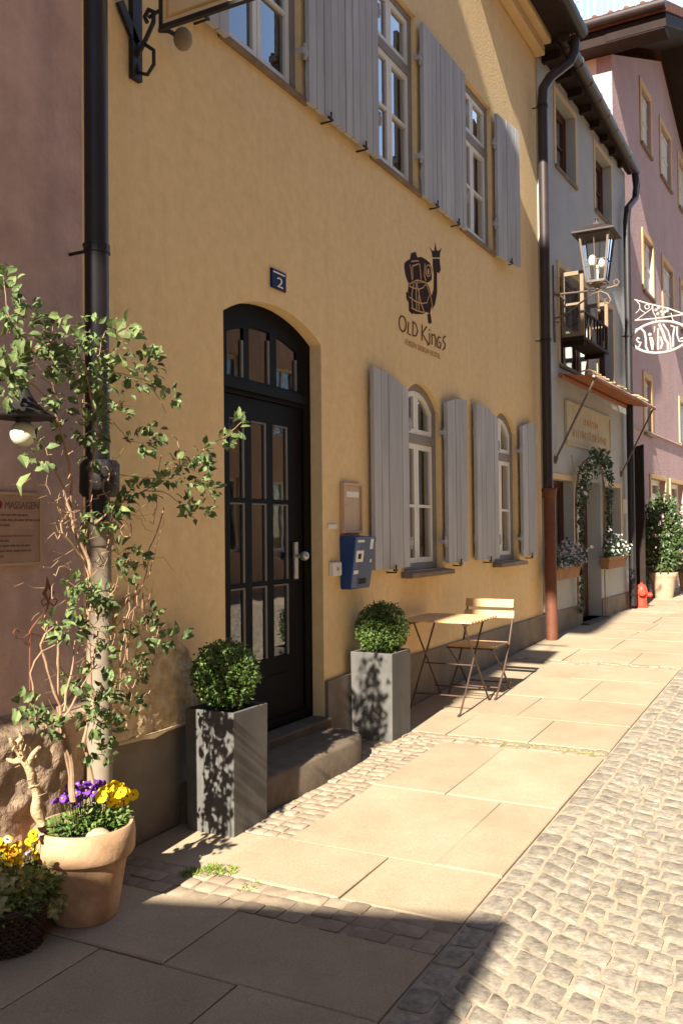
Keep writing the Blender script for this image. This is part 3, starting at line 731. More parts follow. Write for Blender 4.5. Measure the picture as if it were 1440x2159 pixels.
for sd in (-1, 1):
    x0 = px+sd*.0093; x1 = px+sd*.0115; x0, x1 = min(x0, x1), max(x0, x1)
    m.box(x0, x1, -.885, -.215, 2.488, 2.502); m.box(x0, x1, -.885, -.215, 2.972, 2.986); m.box(x0, x1, -.885, -.871, 2.503, 2.971); m.box(x0, x1, -.229, -.215, 2.503, 2.971)
m.build('gilt_border', BRASS, t)
s, z = FY.at(352, 84)
t = thing('spot_lamp', 'small pale grey round lamp head on the wall under the hanging sign', 'lamp', (s, 0, z-.06))
m = MB(); m.tube([(s-.06, -.001, z+.02), (s-.05, -.05, z+.01), (s-.02, -.07, z)], .012, 8); m.build('arm', IRON, t)
m = MB(); m.ball((s+.02, -.09, z-.01), .05, 16, 10, 1.2); m.build('head', GPIPE, t, smooth=True)
# ------------------------------------------------------------------ mauve house at the left
MH = thing('mauve_house', 'dusky mauve plastered house with a rough stone plinth at the left', 'house', (0, 0, -1.6))
m = MB(FM.M); m.prism(rect(-3.0, 3.075, -1.9, 6.2), 0, .3); m.box(-3, -2.8, .3, 7, -1.9, 6.2); m.box(2.78, 2.98, .3, 7, -1.9, 6.2); m.box(-2.8, 2.78, 6.8, 7, -1.9, 6.2); m.build('wall', MAUVE, MH)
m = MB(); m.hexa([(-3, -.05, 6.21), (2.98, -.05, 6.21), (2.98, 3.6, 9), (-3, 3.6, 9), (-3, -.05, 6.3), (2.98, -.05, 6.3), (2.98, 3.6, 9.1), (-3, 3.6, 9.1)])
m.hexa([(-3, 3.6, 9), (2.98, 3.6, 9), (2.98, 7.1, 6.2), (-3, 7.1, 6.2), (-3, 3.6, 9.1), (2.98, 3.6, 9.1), (2.98, 7.1, 6.3), (-3, 7.1, 6.3)]); m.build('roof', TILE, MH)
# plinth: one rough sheet with a sloping ledge
m = MB(); vs = []; fs = []; nx, nz = 330, 56
for i in range(nx+1):
    x = -3+6.075*i/nx
    for j in range(nz+1):
        f = j/nz; z = -1.85+(1.07+.012*noise.noise((x*3, 0, 5)))*min(1, f*1.15); y = -.148-.018*noise.noise((x*3.1, z*3.1, 1))-.022*noise.noise((x*8, z*8, 3))-.012*noise.noise((x*21, z*21, 7))
        if f > .87: y = -.148+(f-.87)/.13*.12; z += (f-.87)*.35
        if z < -1.3: y -= .02
        vs.append((x, y, z))
for i in range(nx):
    for j in range(nz): fs.append((i*(nz+1)+j, (i+1)*(nz+1)+j, (i+1)*(nz+1)+j+1, i*(nz+1)+j+1))
m.add(vs, fs); m.add([(3.075, -.14, -1.85), (3.075, 0, -1.85), (3.075, 0, -.78), (3.075, -.14, -.80)], [(0, 1, 2, 3)]); m.build('plinth', RUBBLE, MH, smooth=True, recalc=False)
# plaque
t = thing('wall_plaque', 'brownish engraved sign plate reading MASSAGEN on the mauve wall', 'sign plate', (2.6, -.06, -.14))
x1, zt = FM.at(92, 1040, -.03); _, zb = FM.at(92, 1190, -.03); x0 = x1-.40
m = MB(); m.box(x0, x1, -.05, -.031, zb, zt); m.build('plate', MASKP, t, bevel=.004)
m = MB(); m.prism(rect(x0, x1, zb, zt), -.054, -.0502, [rect(x0+.012, x1-.012, zb+.012, zt-.012)]); m.build('rim', BEIGE, t)
m = MB(); wall_text(m, 'MASSAGEN', x0+.205, x1-.018, zt-.068, .03, -.0515)
for k, (w0, w1) in enumerate(((.05, .30), (.03, .36), (.03, .19), (.03, .07), (.02, .33), (.03, .2), (.03, .31), (.03, .31), (.02, .17))):
    zz = zt-.098-.021*k; s = x0+.06+w0
    if k == 4: m.box(x0+.03, x1-.05, -.0525, -.0503, zz, zz+.004); continue
    while s < x0+.03+w1:
        w = R(.012, .035); m.box(s, min(s+w, x0+.03+w1+.01), -.0525, -.0503, zz, zz+.008); s += w+.007
m.build('lettering', INKF, t)
m = MB(); c = (x0+.17, zt-.052); m.prism([(c[0]+.02*math.cos(i*.5), c[1]+.02*math.sin(i*.5)) for i in range(12)], -.053, -.0503); m.build('red_emblem', mat('dull red enamel', rgb(120, 44, 38), .6, .1), t)
# globe lamp
c = onY(50, 915, -.32)
t = thing('globe_lamp', 'opal glass globe lamp under a black metal hood on the mauve wall', 'lamp', (c.x, -.06, c.z))
m = MB(); m.ball(c, .049, 20, 14); m.build('globe', OPAL, t, smooth=True)
m = MB(); m.lathe([(.118, .060), (.121, .066), (.085, .085), (.05, .12), (.03, .15), (.02, .17), (.0, .172)], c, 28); m.lathe([(.0, .045), (.03, .045), (.032, .059), (.0, .0595)], c, 20)
m.build('hood', IRON, t, smooth=True)
m = MB(); m.tube([(c.x, c.y, c.z+.165), (c.x, c.y+.03, c.z+.22), (c.x, -.15, c.z+.22), (c.x, -.061, c.z+.16)], .009, 8); m.tube([(c.x, -.061, c.z+.16), (c.x, -.075, c.z+.16)], .04, 14); m.build('arm', IRON, t, smooth=True)

# ------------------------------------------------------------------ downpipes
def pipe(name, label, pts, r, m_, cols=(), low=None, lowm=None, lr=None):
    t = thing(name, label, 'drainpipe', (pts[-1][0], pts[-1][1], min(p[2] for p in (low or pts))), 'rainwater pipes on the house fronts')
    mm = MB(); mm.tube(pts, r, 16); mm.build('pipe', m_, t, smooth=True)
    for z, x, y, rr in cols:
        mm = MB(); mm.tube([(x, y, z-.02), (x, y, z+.02)], rr, 16); mm.tube([(x, y, z), (x, 0.02, z)], .008, 6); mm.tube([(x-rr-.02, y, z-.002), (x+rr+.02, y, z-.002)], .012, 6); mm.build('clamp', IRON, t, bevel=.002)
    if low:
        mm = MB(); mm.tube(low, lr, 18); z = low[0][2]; x, y = low[0][0], low[0][1]
        mm.lathe([(lr+.001, -.10), (lr+.012, -.09), (lr+.012, -.03), (lr+.022, -.02), (lr+.022, .012), (lr-.005, .014)], (x, y, z), 22); mm.build('standpipe', lowm, t, smooth=True)
    return t
PY = -.19; px = onY(204, 400, PY).x; _, zc = FY.at(204, 525, PY); zl = .04
pipe('drainpipe', 'tall black drainpipe between the mauve and yellow houses with a pale lower standpipe', [(px, PY, 6.3), (px, PY, zl)], .052, DCOP, [(zc, px, PY, .057)], [(px+.005, PY, zl), (px+.005, PY, -1.6)], GPIPE, .054)
# dark collar bound with wire at the joint
m = MB(); m.lathe([(.07, -.08), (.085, -.06), (.085, .06), (.07, .08)], (px+.01, PY, .24), 18, .1); o = m.build('pipe_sleeve', DCOP, bpy.data.objects['drainpipe'], smooth=True)
xr = onY(1150, 700, -.12).x; zr = onY(1152, 1032, -.12).z
a = onY(1141, 150, -.12)
pts = [(xr+.25, -.45, 5.80), (xr+.25, -.44, 5.62), (xr+.2, -.40, 5.50), (xr+.06, -.2, 5.30), (xr, -.13, 5.16), (xr, -.12, 5.0), (xr, -.12, zr)]
pipe('drainpipe', 'dark copper drainpipe at the right corner of the yellow house with a red brown standpipe', pts, .058, COPR, [(4.95, xr, -.12, .064), (2.2, xr, -.12, .064)], [(xr+.01, -.13, zr), (xr+.02, -.135, -1.4)], RPIPE, .068)

# ------------------------------------------------------------------ boxwood in planters
def planter(x0, x1, y0, y1, zt, label):
    zb = min(g(x0), g(x1))-.004; t = thing('planter', label, 'planter', ((x0+x1)/2, (y0+y1)/2, zb), 'tall grey planters beside the door')
    th = .018; tp = .006
    m = MB()
    def loop(i, z, e): return [(x0+i+e, y0+i+e, z), (x1-i-e, y0+i+e, z), (x1-i-e, y1-i-e, z), (x0+i+e, y1-i-e, z)]
    vs = loop(0, zb, 0)+loop(0, zt, -tp+.0)+loop(th, zt, -tp)+loop(th, zt-.1, 0); fs = [(3, 2, 1, 0)]
    for L in range(3): fs += [(L*4+k, L*4+(k+1) % 4, L*4+4+(k+1) % 4, L*4+4+k) for k in range(4)]
    m.add(vs, fs); m.build('box', ZINC, t, bevel=.004)
    m = MB(); n = 10; vs = []; fs = []
    for i in range(n+1):
        for j in range(n+1):
            x = x0+th+(x1-x0-2*th)*i/n; y = y0+th+(y1-y0-2*th)*j/n; vs.append((x, y, zt-.03+.012*noise.noise((x*30, y*30, 0))))
    for i in range(n):
        for j in range(n): fs.append((i*(n+1)+j, (i+1)*(n+1)+j, (i+1)*(n+1)+j+1, i*(n+1)+j+1))
    m.add(vs, fs); m.build('soil', SOIL, t, smooth=True); return t
def boxball(c, r, label, seed, zs):
    rd = random.Random(seed); c = Vector(c)
    t = thing('boxwood_ball', label, 'shrub', (c.x, c.y, zs), 'clipped boxwood balls in the planters')
    m = MB(); m.tube([(c.x, c.y, zs-.01), (c.x+.01, c.y, c.z-r*.3)], .016, 8); m.ball(c, r*.66, 16, 12); m.build('stem', BOXC, t)  # dark ball fills the inside of the leaf shell
    m = MB()
    for _ in range(4600):
        d = Vector((rd.gauss(0, 1), rd.gauss(0, 1), rd.gauss(0, 1))).normalized()
        nn = noise.noise(d*3.2+Vector((seed, 0, 0))); n2 = noise.noise(d*9+Vector((0, seed, 0)))
        q = r*(rd.uniform(.78, 1.0)+.07*nn+.05*n2)
        if n2 < -.28 and rd.random() < .75: q *= .88
        if rd.random() < .035: q *= rd.uniform(1.02, 1.12)
        p = c+d*q
        if p.z < zs+.005: continue
        ld = (d*rd.uniform(.1, .9)+Vector((rd.gauss(0, 1), rd.gauss(0, 1), rd.gauss(0, 1)+.3))*.6).normalized()
        nr = (d+Vector((rd.gauss(0, .5), rd.gauss(0, .5), rd.gauss(0, .5)+.3)))
        m.leaf(p, ld, nr, rd.uniform(.014, .024), rd.uniform(.009, .014), .2, .12)
    m.build('foliage', BOXL, t, recalc=False); return t
planter(3.69, 3.985, -.41, -.125, -.885, 'grey planter box left of the door, mottled with shadows of the vine')
boxball((3.835, -.262, -.728), .170, 'dark green clipped boxwood ball in the planter left of the door', 3, -.90)
planter(5.61, 5.91, -.365, -.06, -.835, 'grey planter box right of the doorstep near the folding table')
boxball((5.80, -.205, -.69), .186, 'lighter green clipped boxwood ball in the planter right of the doorstep', 8, -.85)

# ------------------------------------------------------------------ terracotta pot with pansies, driftwood, vine
PC = Vector((2.73, -.362, g(2.757))); PH = .365
t = thing('terracotta_pot', 'big weathered terracotta pot with a thick rolled rim against the stone plinth', 'flower pot', PC)
m = MB(); m.lathe([(r_*.95, z_) for r_, z_ in [(.125, 0), (.135, .012), (.150, .10), (.168, .2), (.178, .245), (.183, .248), (.201, .250), (.207, .262), (.210, .32), (.206, .355), (.198, PH), (.186, PH), (.182, .34), (.178, .31), (.0, .31)]], PC, 56, .018); m.build('body', TERRA, t, smooth=True)
m = MB(); vs = [(PC.x, PC.y, PC.z+.33)]; fs = []
for k in range(24): vs.append((PC.x+.168*math.cos(k*.2618), PC.y+.168*math.sin(k*.2618), PC.z+.322+R(-.008, .012)))
for k in range(24): fs.append((0, 1+k, 1+(k+1) % 24))
m.add(vs, fs); m.build('soil', SOIL, t)
def flower(col, r, seed, spur=True):
    """one pansy head facing +z at the origin"""
    rd = random.Random(seed); m = MB()
    for k, (an, rr, w) in enumerate(((90, 1, .95), (35, .9, .85), (145, .9, .85), (-20, .92, .9), (200, .92, .9), (270, 1.05, 1.15))):
        a = rad(an+rd.uniform(-8, 8)); d = Vector((math.cos(a), math.sin(a), .12+.1*(k % 2))); s = Vector((-d.y, d.x, 0)); L = r*rr; W = r*w*.62; z0 = Vector((0, 0, .0012*k))
        pts = [z0, z0+d*L*.45-s*W*.75, z0+d*L*.85-s*W*.72, z0+d*L-s*W*.1+Vector((0, 0, -.003)), z0+d*L*.97+s*W*.3+Vector((0, 0, -.002)), z0+d*L*.8+s*W*.8, z0+d*L*.42+s*W*.72]
        m.add(pts, [(0, 1, 2, 3, 4, 5, 6)])
    return m
def face(nrm, rot):
    nrm = Vector(nrm).normalized(); q = nrm.to_track_quat('Z', 'Y'); return q @ Matrix.Rotation(rot, 3, 'Z').to_quaternion()
def pansy(name, label, cat, base, spots, colours, leafn, spread, hgt, group, fr=.021):
    """spots: list of (offset xyz) for the flower heads"""
    t = thing(name, label, cat, base, group); base = Vector(base)
    m = MB()
    for _ in range(leafn):
        a = R(0, 6.3); q = math.sqrt(R(0, 1)); p = base+Vector((math.cos(a)*q*spread[0], math.sin(a)*q*spread[1], R(0, hgt*(1.05-.5*q))))
        d = Vector((math.cos(a)*.6+R(-.6, .6), math.sin(a)*.6+R(-.6, .6), R(-.1, .9))); m.leaf(p, d, Vector((R(-.4, .4)-.2, R(-.4, .4)-.2, 1)), R(.022, .038), R(.009, .017), .2, .2)
    for o in spots:
        p = base+Vector(o); m.tube([base+Vector((o[0]*.5, o[1]*.5, 0)), base+Vector((o[0]*.8, o[1]*.8, o[2]*.6)), p-Vector((0, 0, .004))], .0016, 4)
    m.build('leaves', PANL, t, recalc=False)
    protos = []
    for i, o in enumerate(spots):
        ci = colours[i % len(colours)]
        if i < 6:
            mm = flower(ci, fr, i+3); ob = mm.build('flower', ci, None, recalc=False, origin=(0, 0, 0)); ob.parent = t; protos.append((ob, ci))
            ctr = MB(); ctr.ball((0, 0, .009), .0042, 8, 6); co = ctr.build('flower_centre', PANC if ci is not PANV else PANY, None, origin=(0, 0, 0)); co.parent = ob
        else:
            src = [p for p in protos if p[1] is ci][i % max(1, len([p for p in protos if p[1] is ci]))][0]
            ob = copyof(src, t); cc = copyof(src.children[0], ob)
        ob.location = Vector(o); ob.rotation_mode = 'QUATERNION'
        ob.rotation_quaternion = face((-.55+R(-.5, .3), -.5+R(-.4, .4), .75+R(-.3, .3)), R(-.5, .5)); sc = R(.8, 1.15); ob.scale = (sc, sc, sc)
    return t
def offs(pxs, y, base):
    return [tuple(onY(px, py, y+R(-.05, .05))-Vector(base)) for px, py in pxs]
pb = (PC.x-.01, PC.y-.03, PC.z+.33)
vpx = [(148, 1658), (157, 1664), (165, 1655), (176, 1651), (186, 1654), (197, 1650), (208, 1653), (218, 1652), (172, 1668), (182, 1668), (152, 1680), (145, 1686), (120, 1690), (205, 1686), (192, 1662), (163, 1675), (170, 1684), (160, 1694), (184, 1680), (198, 1674), (134, 1684), (143, 1670), (212, 1664), (154, 1672)]
ypx = [(232, 1660), (243, 1655), (254, 1660), (262, 1668), (228, 1674), (240, 1672), (250, 1680), (236, 1692), (246, 1698), (262, 1692), (282, 1676), (218, 1668), (214, 1680), (256, 1672)]
b1 = (PC.x+.02, PC.y+.03, PC.z+.33)
pansy('violet_pansy', 'violet pansies with small yellow faces at the back of the terracotta pot', 'flowers', (PC.x-.01, PC.y+.01, PC.z+.325), offs(vpx, PC.y+.01, (PC.x-.01, PC.y+.01, PC.z+.325)), [PANV, PANV, PANV, PANV], 300, (.13, .10), .11, 'pansies in pot and basket', .019)
pansy('yellow_pansy', 'bright yellow pansies at the right side of the terracotta pot', 'flowers', (PC.x+.075, PC.y-.04, PC.z+.325), offs(ypx, PC.y-.05, (PC.x+.075, PC.y-.04, PC.z+.325)), [PANY], 300, (.10, .09), .11, 'pansies in pot and basket', .025)
m = MB(); m.ball((PC.x-.045, PC.y-.115, PC.z+.335), .05, 12, 8, .75)
m.v = [(x+.012*noise.noise((x*30, y*30, z*30)), y+.012*noise.noise((y*30, z*30, x*30)), z) for x, y, z in m.v]
tag(m.build('stone', STONEP, smooth=True), 'pale round stone lying on the soil of the terracotta pot', 'stone')
# driftwood
m = MB(); P = [(88, 1740), (80, 1700), (72, 1670), (66, 1640), (58, 1612), (48, 1590), (34, 1572), (24, 1556)]
pts = [onY(x, y, -.36-.0*i) for i, (x, y) in enumerate(P)]
def gnarl(pts, rs, amp=.25, n=12, sub=4):
    """tube with knotty surface"""
    pp = []; rr = []
    for i in range(len(pts)-1):
        for k in range(sub):
            f = k/sub; pp.append(Vector(pts[i]).lerp(Vector(pts[i+1]), f)); rr.append(rs[i]+(rs[i+1]-rs[i])*f)
    pp.append(Vector(pts[-1])); rr.append(rs[-1]); rr = [r*(1+amp*noise.noise(p*18)) for p, r in zip(pp, rr)]
    pp = [p+Vector((noise.noise(p*14), noise.noise(p*14+Vector((5, 0, 0))), 0))*.006*amp*4 for p in pp]
    return pp, rr
m.tube(*gnarl(pts, [.022, .018, .014, .018, .016, .014, .011, .005], .6, sub=7), 12)
m.tube(*gnarl([onY(60, 1612, -.36), onY(72, 1590, -.40), onY(84, 1575, -.43)], [.016, .012, .006], .4), 8)
m.tube(*gnarl([onY(52, 1600, -.36), onY(30, 1606, -.32), onY(12, 1600, -.30)], [.014, .01, .005], .4), 8)
m.tube(*gnarl([onY(34, 1572, -.36), onY(44, 1556, -.36), onY(40, 1540, -.36)], [.012, .008, .003], .4), 8)
for _ in range(26):
    a = random.choice(pts[2:7])+Vector((R(-.03, .03), R(-.03, .02), R(-.02, .03))); m.tube([a, a+Vector((R(-.05, .05), R(-.03, .03), R(-.01, .06)))], [.003, .001], 5)
tag(m.build('driftwood', DRIFT, smooth=True), 'gnarled bleached piece of driftwood standing in the terracotta pot', 'driftwood')

# climbing vine
t = thing('climbing_vine', 'straggly climbing honeysuckle with bare reddish stems growing up around the drainpipe', 'climbing plant', (PC.x+.02, PC.y+.1, PC.z+.33))
m = MB()
def stem(P, y, r0, r1=None, sub=4, amp=.3, y2=None):
    y -= .10; y2 = None if y2 is None else y2-.10
    r1 = r0*.5 if r1 is None else r1; n = len(P)
    pts = [onY(x, yy, (y if y2 is None else y+(y2-y)*i/(n-1))) for i, (x, yy) in enumerate(P)]
    rs = [.8*(r0+(r1-r0)*i/(n-1)) for i in range(n)]; m.tube(*gnarl(pts, rs, amp, sub=sub), 7); return pts
stem([(155, 1690), (155, 1652), (150, 1601), (141, 1558), (130, 1514)], -.34, .014, .012); stem([(150, 1690), (148, 1640), (138, 1580), (128, 1520), (122, 1490)], -.33, .009, .007)
stem([(130, 1514), (126, 1486), (121, 1430), (121, 1384), (124, 1340), (120, 1310)], -.34, .009, .004)
stem([(126, 1486), (108, 1435), (92, 1384), (88, 1359), (97, 1337), (115, 1322)], -.34, .008, .004)
stem([(78, 1520), (72, 1489), (69, 1442), (65, 1420), (72, 1395), (90, 1374), (119, 1359)], -.36, .005, .004)
stem([(130, 1493), (159, 1457), (180, 1430), (195, 1413), (202, 1377), (205, 1330)], -.33, .007, .004); stem([(133, 1500), (140, 1460), (152, 1420), (158, 1390), (160, 1350)], -.36, .006, .003)
stem([(135, 1510), (165, 1465), (186, 1428), (205, 1400)], -.38, .005, .003)
stem([(199, 1690), (197, 1648), (188, 1601), (177, 1565), (185, 1530), (200, 1490), (195, 1440), (190, 1390), (185, 1330), (188, 1290)], -.24, .010, .006)
stem([(188, 1290), (197, 1244), (190, 1190), (180, 1160), (158, 1118), (148, 1082), (141, 1046), (123, 1002), (105, 966)], -.26, .011, .004, y2=-.2)
stem([(200, 1280), (195, 1244), (180, 1183), (152, 1147), (134, 1125), (130, 1103), (144, 1078)], -.22, .006, .004); stem([(205, 1300), (192, 1230), (176, 1172), (160, 1130), (152, 1090)], -.3, .008, .005)
stem([(150, 1090), (152, 1040), (148, 973), (130, 916), (119, 865), (90, 829), (58, 800), (20, 790)], -.2, .008, .003, y2=-.34)
stem([(195, 1100), (190, 1040), (196, 980), (205, 930), (200, 880), (190, 820), (180, 770), (140, 740), (80, 720), (20, 700)], -.22, .007, .003, y2=-.36)
stem([(202, 1103), (253, 1060), (307, 1035), (347, 1006), (375, 980), (408, 984), (433, 944), (477, 919), (513, 887)], -.26, .006, .002, y2=-.30)
stem([(307, 1035), (340, 1036), (361, 1046), (390, 1071), (415, 1100)], -.3, .004, .002); stem([(347, 1071), (332, 1118), (314, 1161), (311, 1208), (296, 1244)], -.22, .004, .003)
stem([(245, 999), (289, 1006), (325, 1009)], -.2, .003, .002); stem([(205, 735), (253, 760), (285, 793), (314, 804)], -.3, .004, .002); stem([(205, 780), (224, 782), (267, 789), (300, 800)], -.3, .004, .002)
stem([(325, 822), (340, 845), (350, 872)], -.3, .003, .0015); stem([(205, 851), (231, 851), (285, 858)], -.2, .003, .001); stem([(240, 890), (249, 901), (274, 930), (305, 935)], -.12, .003, .0015)
stem([(120, 720), (70, 740), (30, 700), (15, 640), (12, 590)], -.36, .005, .002); stem([(365, 918), (375, 925), (380, 960), (378, 985)], -.3, .0025, .003); stem([(340, 960), (335, 990), (332, 1015)], -.28, .002, .003)
# hanging twigs and tangles around the pipe
for _ in range(190):
    px_ = R(170, 330) if R(0, 1) < .6 else R(90, 235); py_ = R(1080, 1560) if R(0, 1) < .75 else R(700, 1080)
    if py_ < 1080: px_ = R(60, 250)
    if px_ > 240 and py_ > 1480: continue
    a = R(0, 6.3); L = R(20, 85); y = R(-.36, -.2); k = R(-1.4, 1.4)
    P = [(px_+L*f*math.cos(a+k*f), py_-L*f*abs(math.sin(a+k*f))*.9+8*math.sin(f*9+k)) for f in (0, .25, .5, .75, 1)]
    stem(P, y, R(.0014, .0036), .0009, 2, .3, y2=y+R(-.05, .05))
for (x, y_, x2, y2_) in ((225, 1010, 235, 1130), (235, 1035, 180, 1060), (240, 1120, 210, 1200), (300, 1240, 262, 1330), (285, 1230, 270, 1400), (300, 1250, 320, 1340), (270, 1250, 255, 1420), (262, 1300, 250, 1500)):
    P = [(x+(x2-x)*f+R(-8, 8), y_+(y2_-y_)*f) for f in (0, .2, .4, .6, .8, 1)]; stem(P, R(-.25, -.16), .004, .002, 3)
m.build('stems', BARK, t, smooth=True)
m = MB()
CL = [(15,620,26,55,46,-.36),(45,665,38,32,24,-.38),(85,668,22,16,7,-.4),(52,700,18,14,5,-.4),(125,720,42,38,46,-.34),(148,678,15,12,4,-.4),(200,690,40,22,24,-.28),(245,700,16,16,6,-.3),(270,712,15,8,3,-.33),(268,684,8,9,4,-.3),
(100,765,62,28,50,-.34),(28,770,32,40,46,-.32),(18,815,26,26,30,-.34),(180,770,52,36,50,-.3),(212,805,24,42,36,-.26),(252,738,14,24,10,-.3),(318,772,28,36,42,-.3),(303,798,18,18,18,-.32),(362,838,18,12,12,-.32),(270,826,12,12,8,-.2),(140,835,42,40,34,-.27),
(195,900,26,32,36,-.3),(128,904,18,12,9,-.22),(300,932,30,22,38,-.12),(258,872,16,10,8,-.12),(335,905,9,10,5,-.14),(200,962,22,32,20,-.26),(85,955,24,34,16,-.34),(42,956,6,4,1,-.4),(70,995,6,6,2,-.4),
(500,900,14,26,18,-.32),(475,926,16,14,12,-.32),(430,950,20,15,20,-.31),(370,970,16,12,11,-.3),(412,1000,36,26,46,-.31),(440,1032,24,20,26,-.31),(350,1012,22,12,14,-.3),(298,1035,32,20,30,-.29),(258,1065,30,18,26,-.29),(415,1080,28,20,28,-.28),(395,1058,18,12,12,-.28),(235,1092,35,14,22,-.28),(190,1112,25,14,14,-.3),
(255,1172,20,24,16,-.2),(285,1178,20,12,12,-.22),(265,1206,20,18,12,-.22),(150,1232,20,15,12,-.32),(180,1242,32,18,22,-.32),(215,1252,20,14,12,-.3),
(145,1327,36,24,34,-.36),(119,1312,18,14,12,-.36),(173,1264,36,20,26,-.34),(224,1268,15,15,9,-.3),(314,1335,24,28,28,-.2),(321,1300,16,18,12,-.2),(375,1348,14,12,6,-.24),(347,1346,14,8,5,-.24),(163,1431,30,18,20,-.36),(218,1384,18,26,12,-.25),(235,1457,36,20,26,-.26),(215,1488,34,24,28,-.28),(282,1486,20,12,11,-.24),(289,1408,20,28,18,-.2),(300,1385,10,24,8,-.2),
(202,1517,30,22,24,-.27),(231,1537,20,28,22,-.24),(195,1580,15,20,13,-.27),(224,1585,18,24,14,-.2),(47,1485,20,16,14,-.38),(72,1515,20,18,16,-.37),(105,1534,22,18,16,-.36),(240,1330,14,40,10,-.24),(205,1330,14,30,10,-.28)]
for (cx, cy, rx, ry, n, y) in CL:
    n = int(n*1.15)
    for _ in range(n):
        a = R(0, 6.3); q = math.sqrt(R(0, 1)); x_, y_ = cx+rx*q*math.cos(a), cy+ry*q*math.sin(a)
        p = onY(x_, y_, min(-.07, y-.10+R(-.08, .08)))
        d = Vector((math.cos(a)*.7+R(-.6, .6), R(-.9, .2), -math.sin(a)*.7+R(-.4, .5)))
        nr = Vector((-.5+R(-.6, .6), -.35+R(-.6, .6), .7+R(-.5, .3)))
        L = R(.026, .062)*(1.5 if n < 8 else 1.0); m.leaf(p, d, nr, L, L*R(.42, .62), .22, R(.0, .3))
m.build('leaves', VINEL, t, recalc=False)
# thin red brown scroll in front of the mauve wall
t0 = onY(72, 1500, -.2)
m = MB()
def pl(P, r, y=-.12): m.tube([onY(x, yy, y) for x, yy in P], r, 6)
pl([(65, 1520), (64, 1420), (64, 1330), (80, 1308), (98, 1290), (104, 1270)], .0035)
pl([(104, 1270), (92, 1278), (88, 1268), (95, 1262)], .003); pl([(104, 1270), (116, 1278), (122, 1266), (114, 1260)], .003); pl([(104, 1270), (94, 1250), (100, 1240), (100, 1215)], [.004, .009, .007, .001]); pl([(104, 1265), (112, 1250), (106, 1240), (100, 1215)], [.004, .008, .005, .001])
pl([(64, 1335), (50, 1345), (36, 1345), (28, 1334), (34, 1326), (42, 1332)], .003); pl([(64, 1335), (66, 1350), (58, 1360), (52, 1352)], .003); pl([(64, 1335), (84, 1340), (100, 1346)], .003)
tag(m.build('thin_scroll', SCROLLB, smooth=True), 'thin red brown scroll shape against the mauve wall', 'ornament')

# wicker basket
BC = Vector((2.42, -.285, g(2.42)))
t = thing('wicker_basket', 'dark wicker basket planter at the lower left corner, overflowing with pansies and ivy', 'basket', BC)
m = MB(); nst = 26; H = .16
for lev in range(11):
    z = .006+lev*.0145; r = .108+.024*(z/H)
    pts = []
    for k in range(nst*2+1):
        th = math.pi*k/nst; rr = r+(.007 if (k+lev) % 2 else -.007); pts.append(BC+Vector((rr*math.cos(th), rr*math.sin(th), z)))
    m.tube(pts, .0068, 5, caps=False)
for k in range(nst*2):
    th = math.pi*(k+.5)/nst
    if k % 2 == 0: m.tube([BC+Vector((.106*math.cos(th), .106*math.sin(th), 0)), BC+Vector((.132*math.cos(th), .132*math.sin(th), H))], .005, 5)
for q in (0, math.pi):
    m.tube([BC+Vector(((.135+.006*math.cos(k*.9+q))*math.cos(k*.12), (.135+.006*math.cos(k*.9+q))*math.sin(k*.12), H+.006*math.sin(k*.9+q))) for k in range(54)], .008, 6)
m.build('weave', WICK, t, smooth=True)
m = MB(); m.lathe([(.0, .0), (.10, 0), (.124, H-.03), (.0, H-.02)], BC, 28); m.build('soil', SOIL, t)
bb = (BC.x, BC.y, BC.z+H-.02)
rnd = random.Random(5)
bp = [(rnd.uniform(-20, 152), 0) for _ in range(84)]
bp = [(x, 1756+abs(x-60)*.14+rnd.uniform(0, 58)) for x, _ in bp]
half = [p for i, p in enumerate(bp) if i % 3]; oth = [p for i, p in enumerate(bp) if i % 3 == 0]
pansy('yellow_pansy', 'yellow and orange pansies crowding the wicker basket', 'flowers', bb, offs(half, BC.y, bb), [PANY, PANY, PANY, PANO, PANY, PANY], 760, (.19, .15), .17, 'pansies in pot and basket', .0165)
pansy('violet_pansy', 'pale violet pansies scattered among the yellow ones in the basket', 'flowers', (bb[0]+.02, bb[1], bb[2]), offs(oth, BC.y, (bb[0]+.02, bb[1], bb[2])), [PETL, PETL, PANY], 60, (.15, .13), .1, 'pansies in pot and basket', .015)
# ivy trailing from it
t = thing('trailing_ivy', 'variegated ivy trailing down the right side of the wicker basket', 'ivy', (BC.x+.12, BC.y-.02, BC.z+H))
m = MB(); ml = MB()
def ivy_leaf(p, d, nr, L):
    d = Vector(d).normalized(); nr = Vector(nr); s = d.cross(nr).normalized(); nr = s.cross(d); p = Vector(p)
    o = [(0, 0), (-.42, .02), (-.52, .3), (-.24, .42), (-.22, .72), (0, 1.0), (.22, .72), (.24, .42), (.52, .3), (.42, .02)]
    ml.add([p+d*L*.3+nr*L*.06]+[p+s*a*L+d*b*L-nr*L*.12*(abs(a)+b*b*.5) for a, b in o], [(0, k, k % 10+1) for k in range(1, 11)])
paths = [[(-5,1835),(0,1870),(4,1910)], [(25,1838),(28,1875),(24,1900)], [(45,1835),(50,1880),(48,1930)], [(75,1830),(80,1880),(86,1930)], [(140,1790),(165,1815),(178,1850),(176,1890)], [(130,1785),(155,1800),(170,1830)], [(110,1800),(140,1840),(158,1880),(150,1930),(155,1960)], [(100,1810),(118,1850),(112,1890),(100,1920)], [(120,1800),(150,1820),(165,1850),(172,1880)], [(90,1830),(95,1870),(92,1905)], [(130,1820),(135,1870),(150,1920),(168,1950)], [(110,1830),(128,1880),(140,1930),(150,1955)], [(60,1840),(62,1870),(58,1890)], [(125,1795),(140,1810),(150,1850)]]
